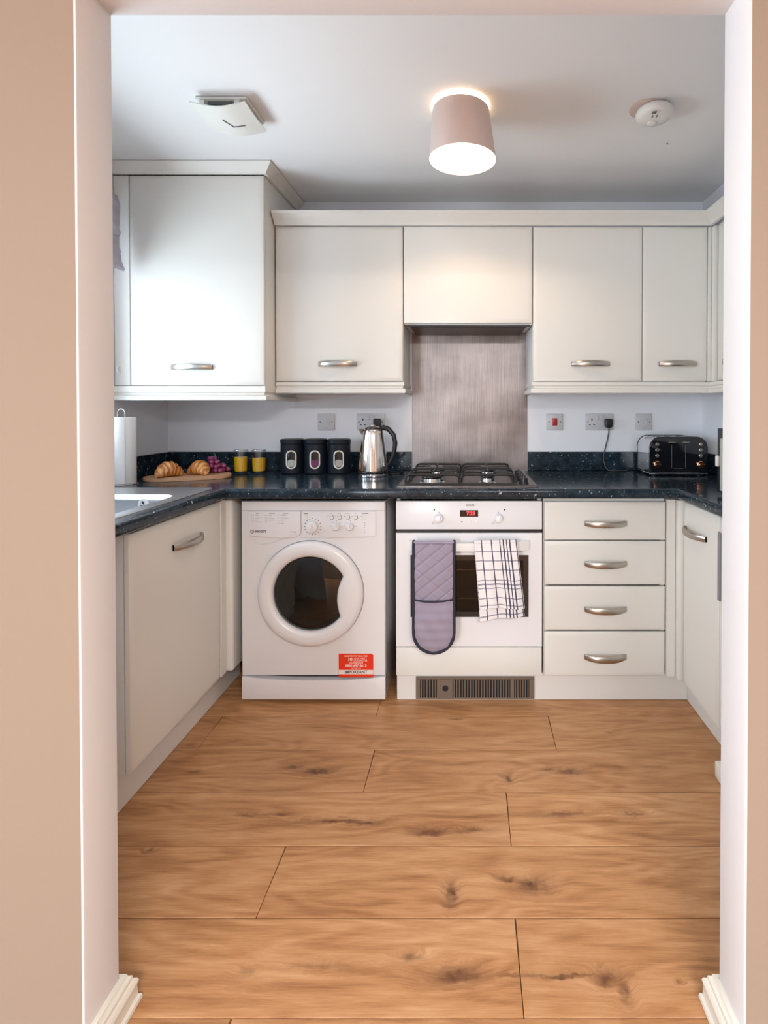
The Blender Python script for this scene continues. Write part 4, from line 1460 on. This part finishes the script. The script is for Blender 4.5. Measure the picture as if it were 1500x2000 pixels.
# tumblers of juice: inner and outer wall, juice inside
def tumbler(x, y, level, label):
    t = thing('juice_glass', label, 'glass', (x, y, WT), group='glasses of orange juice')
    rb, rt, h = .0305, .0345, .118
    MB().lathe([(rb - .002, WT + .0008), (rb, WT + .003), (rt, WT + h), (rt - .001, WT + h + .001), (rt - .002, WT + h), (rb - .0015, WT + .016), (rb - .006, WT + .013), (.001, WT + .013)], (x, y, 0), 36).build('tumbler', M_glass, t)
    r1 = rb - .0022 + (rt - rb) * level / h
    MB().lathe([(rb - .008, WT + .0138), (rb - .0022, WT + .0165), (r1, WT + level), (r1 - .003, WT + level), (.001, WT + level)], (x, y, 0), 36).build('juice', M_juice, t)
    MB().lathe([(rt + .0002, WT + h - .0012), (rt + .0006, WT + h), (rt, WT + h + .0014), (rt - .0022, WT + h + .0006)], (x, y, 0), 36, cap0=False, cap1=False).build('rim', M_chrome, t)


tumbler(-1.128, 2.517, .083, 'tumbler of orange juice next to the grapes, fuller of the two')
tumbler(-1.040, 2.520, .078, 'tumbler of orange juice nearer the black canisters')

# chopping board
bd = thing('chopping_board', 'rounded pale wooden chopping board holding croissants and grapes', 'chopping board', (-1.29, 2.345, WT), R(24))
pts = []
for i in range(48):
    a = 2 * PI * i / 48
    c_, s_ = math.cos(a), math.sin(a)
    pts.append((.178 * math.copysign(abs(c_) ** .72, c_), .083 * math.copysign(abs(s_) ** .72, s_)))
MB().prism(pts, 'Z', .0008, .0175, .004, 3).build('board', M_board, bd, True)
BZ = WT + .0185


def croissant(label, x, y, rot, L=.15, Rm=.036, curve=.035, roll=0):
    t = thing('croissant', label, 'croissant', (x, y, BZ), rot, 'croissants on the board')
    m = MB()
    n, sg = 56, 20
    loops = []
    for i in range(n + 1):
        u = -1 + 2 * i / n
        seg = (abs(u) * 3.6 + .3) % 1
        r_ = Rm * (1 - abs(u) ** 2.1 * .74) * (1.0 - .20 * seg ** 1.3)
        if i in (0, n):
            r_ = .004
        px, py = u * L / 2, -curve * u * u
        tx, ty = 1, -2 * curve * u / (L / 2)
        l_ = math.hypot(tx, ty)
        nx, ny = -ty / l_, tx / l_
        loops.append([(px + nx * r_ * math.cos(2 * PI * k / sg), py + ny * r_ * math.cos(2 * PI * k / sg), max(.0004, r_ * .92 + r_ * .95 * math.sin(2 * PI * k / sg))) for k in range(sg)])
    m.rings(loops).build('crust', M_croissant, t, True, ang=30)
    return t


croissant('golden croissant at the left front of the board, end towards us', -1.346, 2.284, R(60), .124, .038, .016)
croissant('golden croissant beside the grapes, lying sideways on the board', -1.247, 2.358, R(-24), .120, .036, .020)
gb = thing('grape_bunch', 'bunch of red grapes at the right end of the board', 'grapes', (-1.205, 2.446, BZ))
random.seed(3)
first = None
pos = []
for lvl, (z, n, rx, ry) in enumerate(((.0115, 13, .044, .038), (.030, 11, .036, .030), (.048, 7, .026, .022), (.064, 4, .016, .012))):
    for i in range(n):
        a = 2 * PI * i / n + lvl * .5
        k = 1.0 if i % 3 else .52
        pos.append((rx * k * math.cos(a) - .008 * lvl, ry * k * math.sin(a), z + random.uniform(-.002, .002) * (lvl > 0)))
for p in pos:
    if first is None:
        first = MB().sphere((0, 0, 0), .0112, 2, (1, 1, 1.03)).build('grape', M_grape, gb, True)
        g = first
    else:
        g = first.copy()
        C.objects.link(g)
        g.parent = gb
    g.location = p
MB().tube([(-.02, .01, .06), (-.02, .014, .08), (-.028, .018, .088)], .0018, 6).build('stem', M_stem, gb, True)

# kitchen paper
kp = thing('paper_towel_holder', 'white kitchen paper roll on an upright wire holder beside the sink', 'kitchen roll', (-1.478, 2.17, WT))
rx_, ry_ = -1.478, 2.170
MB().lathe([(.062, WT + .0008), (.062, WT + .004), (.058, WT + .006), (.001, WT + .006)], (rx_, ry_, 0), 32).build('base', M_chrome, kp)
MB().lathe([(.020, WT + .0068), (.052, WT + .0068), (.0535, WT + .009), (.0535, WT + .283), (.052, WT + .285), (.020, WT + .285)], (rx_, ry_, 0), 40, cap0=False, cap1=False).build('paper_roll', M_paper, kp)
MB().grid(lambda u, v: (rx_ + .0538 * math.sin(R(-60 + 108 * u)) + .004 * max(0, u - .8), ry_ - .0545 * math.cos(R(-60 + 108 * u)) - .010 * max(0, u - .55), WT + .0075 + .277 * v), 20, 4).build('loose_sheet', M_paper, kp)
m_ = MB()
m_.tube([(rx_, ry_, WT + .006), (rx_, ry_, WT + .285)], .004, 8)
m_.tube([(rx_ - .016, ry_, WT + .284), (rx_ - .016, ry_, WT + .305), (rx_ - .010, ry_, WT + .316), (rx_, ry_, WT + .320), (rx_ + .010, ry_, WT + .316), (rx_ + .016, ry_, WT + .305), (rx_ + .016, ry_, WT + .284)], .0022, 8)
m_.build('wire_loop', M_nickel, kp)

# toaster
ta = thing('toaster', 'black four slice toaster with copper dials in the right corner', 'toaster', (.996, 2.54, WT))
tx0, tx1, ty0, ty1, tz0, tz1 = .857, 1.135, 2.440, 2.630, WT + .016, WT + .188


def arch(x0, x1, z0, z1, r, n=8):
    p = [(x0, z0), (x1, z0)]
    p += [(x1 - r + r * math.cos(R(90 * i / n)), z1 - r + r * math.sin(R(90 * i / n))) for i in range(n + 1)]
    p += [(x0 + r + r * math.cos(R(90 + 90 * i / n)), z1 - r + r * math.sin(R(90 + 90 * i / n))) for i in range(n + 1)]
    return p


MB().prism(arch(tx0 + .002, tx1 - .002, tz0 + .002, tz1 - .002, .05), 'Y', ty0 + .012, ty1 - .012).build('shell', M_chrome, ta)
MB().prism(arch(tx0, tx1, tz0, tz1, .052), 'Y', ty0, ty0 + .0115, .004, 3).build('front_panel', M_blackgl, ta)
MB().prism(arch(tx0, tx1, tz0, tz1, .052), 'Y', ty1 - .0115, ty1, .004, 3).build('rear_panel', M_blackgl, ta)
MB().box(tx0 - .001, tx1 + .001, ty0 - .001, ty1 - .004, WT + .007, tz0 - .0003, .003, 2).build('base', M_chrome, ta)
for x in (tx0 + .03, tx1 - .03):
    for y in (ty0 + .03, ty1 - .03):
        MB().lathe([(.012, WT + .0006), (.012, WT + .0068)], (x, y, 0), 12).build('foot', M_black, ta)
for x in (.915, .965, 1.025, 1.075):
    MB().box(x - .012, x + .012, ty0 + .03, ty1 - .03, tz1 - .0025, tz1 - .0012).build('slot', M_black, ta)
for x in (.893, 1.100):
    for z in (.985, 1.012, 1.039):
        MB().lathe([(.0085, ty0 - .0002), (.0085, ty0 - .003), (.0065, ty0 - .004), (.006, ty0 - .0028), (.001, ty0 - .0028)], (x, 0, z), 18, 'Y').build('button', M_nickel, ta)
    k = MB().lathe([(.0165, ty0 - .0002), (.0165, ty0 - .004), (.0145, ty0 - .005), (.014, ty0 - .016), (.001, ty0 - .0165)], (x, 0, .943), 24, 'Y')
    k.box(x - .013, x + .013, ty0 - .021, ty0 - .014, .9385, .9475, .001, 1)
    k.build('dial', M_copper, ta)
for x in (.962, 1.028):
    MB().box(x - .0012, x + .0012, ty0 - .0009, ty0 - .0002, .925, 1.035).build('lever_track', M_grey, ta)
    MB().box(x - .016, x + .016, ty0 - .012, ty0 - .0004, 1.046, 1.052, .0015, 1).build('lever', M_nickel, ta)
MB().box(.972, 1.018, ty0 - .0009, ty0 - .0002, .924, .9256).build('crumb_tray_edge', M_grey, ta)
# microwave at the right edge
mw = thing('microwave', 'black microwave on the right worktop, only its edge shows beside the jamb', 'microwave', (1.05, 1.68, WT))
MB().box(.936, 1.186, 1.42, 1.905, WT + .012, 1.135, .006, 2).build('body', M_blackgl, mw)
md = MB().box(.921, .9355, 1.42, 1.906, WT + .012, 1.136, .003, 2).build('door', M_black, mw)
MB().box(.910, .9205, 1.884, 1.900, .995, 1.035, .002, 2).build('handle', M_whitepl, md)
MB().box(.9145, .9207, 1.43, 1.872, WT + .02, 1.10, .001, 1).build('door_window', M_greygreen, md)
for y in (1.46, 1.86):
    for x in (.95, 1.17):
        MB().lathe([(.012, WT + .0006), (.012, WT + .0118)], (x, y, 0), 12).build('foot', M_black, mw)

# ------------------------------------------------------------------ blind at the window
bl = thing('roman_blind', 'grey patterned roman blind gathered at top of the left window', 'blind', (-1.53, 1.7, 2.0))
MB().box(CX0 + .001, CX0 + .035, 1.19, 2.205, 2.125, 2.165, .003, 1).build('headrail', M_whitepl, bl)
prof = [(-1.538, 2.124), (-1.508, 2.12), (-1.498, 2.08), (-1.500, 2.02), (-1.504, 1.96), (-1.502, 1.90), (-1.493, 1.84), (-1.480, 1.806), (-1.486, 1.798), (-1.505, 1.806), (-1.52, 1.86), (-1.53, 1.95), (-1.54, 2.06)]
MB().prism(prof, 'Y', 1.20, 2.203).build('fabric', M_fabricgrey, bl)
fo = MB()
for z in (1.90, 1.98):
    fo.prism([(-1.506, z + .02), (-1.494, z - .02), (-1.500, z - .035), (-1.510, z - .01)], 'Y', 1.20, 2.200)
fo.build('fold', M_fabricgrey, bl)

# ------------------------------------------------------------------ ceiling fittings
cl = thing('ceiling_light', 'lit ceiling light with a taupe velvet drum shade', 'ceiling light', (-.0265, 1.827, CZ))
lx, ly = -.0265, 1.827
sb_, st_ = 2.090, 2.262


def drum(prof, m, name):
    # the shade hangs a touch out of true: its top sits slightly to the left of its rim
    loops = []
    for r, z in prof:
        k = (z - sb_) / (st_ - sb_)
        loops.append([(lx - .006 * k + r * math.cos(2 * PI * i / 64), ly + r * math.sin(2 * PI * i / 64), z) for i in range(64)])
    return MB().rings(loops, cap0=False, cap1=False).build(name, m, cl)


drum([(.119, sb_), (.100, st_), (.089, st_ + .0004), (.089, st_ - .0008), (.0988, st_ - .001), (.1178, sb_)], M_shade, 'shade')
drum([(.1174, sb_ + .001), (.0984, st_ - .0022)], M_lining, 'shade_lining')
MB().lathe([(.045, CZ - .0006), (.045, CZ - .008), (.030, CZ - .022), (.012, CZ - .026), (.012, CZ - .05), (.018, CZ - .052), (.018, CZ - .085), (.001, CZ - .085)], (lx, ly, 0), 28).build('lampholder', M_whitepl, cl)
m_ = MB()
for a in (0, 120, 240):
    m_.tube([(lx + .012 * math.cos(R(a)), ly + .012 * math.sin(R(a)), CZ - .045), (lx - .006 + .0975 * math.cos(R(a)), ly + .0975 * math.sin(R(a)), st_ - .004)], .0015, 6)
m_.build('shade_ring', M_whitepl, cl)
MB().lathe([(.010, CZ - .086), (.014, CZ - .093), (.026, CZ - .110), (.030, CZ - .130), (.026, CZ - .149), (.012, CZ - .159), (.001, CZ - .160)], (lx, ly, 0), 24).build('bulb', M_bulb, cl)
lp = bpy.data.lights.new('bulb_light', 'POINT')
lp.energy, lp.color, lp.shadow_soft_size = 6.5, (1, .70, .43), .020
lo = bpy.data.objects.new('bulb_light', lp)
C.objects.link(lo)
lo.location = (lx, ly, CZ - .132)

vt = thing('ceiling_vent', 'white square ceiling extractor vent with an angled line mark', 'vent', (-.855, 1.84, CZ))
MB().box(-.945, -.765, 1.765, 1.925, CZ - .012, CZ - .0008, .006, 2).build('base', M_ventwhite, vt)
m_ = MB()
for x in (-.92, -.80):
    for y in (1.775, 1.905):
        m_.box(x - .008, x + .008, y - .006, y + .006, CZ - .035, CZ - .0118)
m_.build('support', M_ventwhite, vt)
MB().box(-.905, -.82, 1.778, 1.90, CZ - .022, CZ - .0125).build('fan_opening', M_grey, vt)


def cover(u, v, dz=0):
    x = -.950 + .190 * u
    y = 1.742 + .185 * v
    return (x, y, CZ - .036 - .016 * math.sin(PI * u) ** 1.2 - .004 * math.sin(PI * v) + dz)


m_ = MB()
m_.grid(lambda u, v: cover(u, v), 20, 12, uv=False)
m_.grid(lambda u, v: cover(u, v, .0035), 20, 12, uv=False)
for fn in (lambda u, v: cover(u, 0, .0035 * v), lambda u, v: cover(u, 1, .0035 * v)):
    m_.grid(fn, 20, 1, uv=False)
for fn in (lambda u, v: cover(0, u, .0035 * v), lambda u, v: cover(1, u, .0035 * v)):
    m_.grid(fn, 12, 1, uv=False)
bmesh.ops.remove_doubles(m_.bm, verts=m_.bm.verts, dist=1e-5)
m_.build('cover', M_ventwhite, vt, ang=50)
mk = lambda u, v: (lambda p: (p[0], p[1], p[2] - .0012))(cover(u, v))
MB().tube([mk(.42, .38), mk(.52, .62), mk(.60, .62), mk(.74, .62)], .0022, 6).build('slot_mark', M_grey, vt)

sa = thing('smoke_alarm', 'round white smoke alarm hanging skewed on its ceiling base', 'smoke alarm', (.645, 1.84, CZ))
MB().lathe([(.058, CZ - .0006), (.058, CZ - .005), (.052, CZ - .008), (.001, CZ - .008)], (.628, 1.838, 0), 36).build('base_plate', mat('alarm_base_shaded', (.62, .50, .44), .5), sa)  # shade on the base plate is put into its pinkish colour
MB().lathe([(.046, CZ - .0085), (.060, CZ - .012), (.0645, CZ - .022), (.062, CZ - .034), (.052, CZ - .043), (.030, CZ - .047), (.001, CZ - .0475)], (.655, 1.832, 0), 40).build('body', M_whitepl, sa)
MB().lathe([(.016, CZ - .047), (.016, CZ - .0505), (.013, CZ - .052), (.001, CZ - .052)], (.652, 1.850, 0), 24).build('test_button', M_whitepl, sa)
m_ = MB()
for x, y in ((.640, 1.808), (.654, 1.805), (.634, 1.788), (.642, 1.784)):
    m_.box(x - .002, x + .002, y - .006, y + .006, CZ - .0485, CZ - .044)
m_.build('slot', M_grey, sa)
m_ = MB().lathe([(.0035, CZ - .0004), (.003, CZ - .003), (.001, CZ - .0045)], (.796, 2.08, 0), 12)
tag(m_.build('ceiling_screw', M_grey), 'tiny dark screw head in the ceiling beyond the smoke alarm', 'screw')
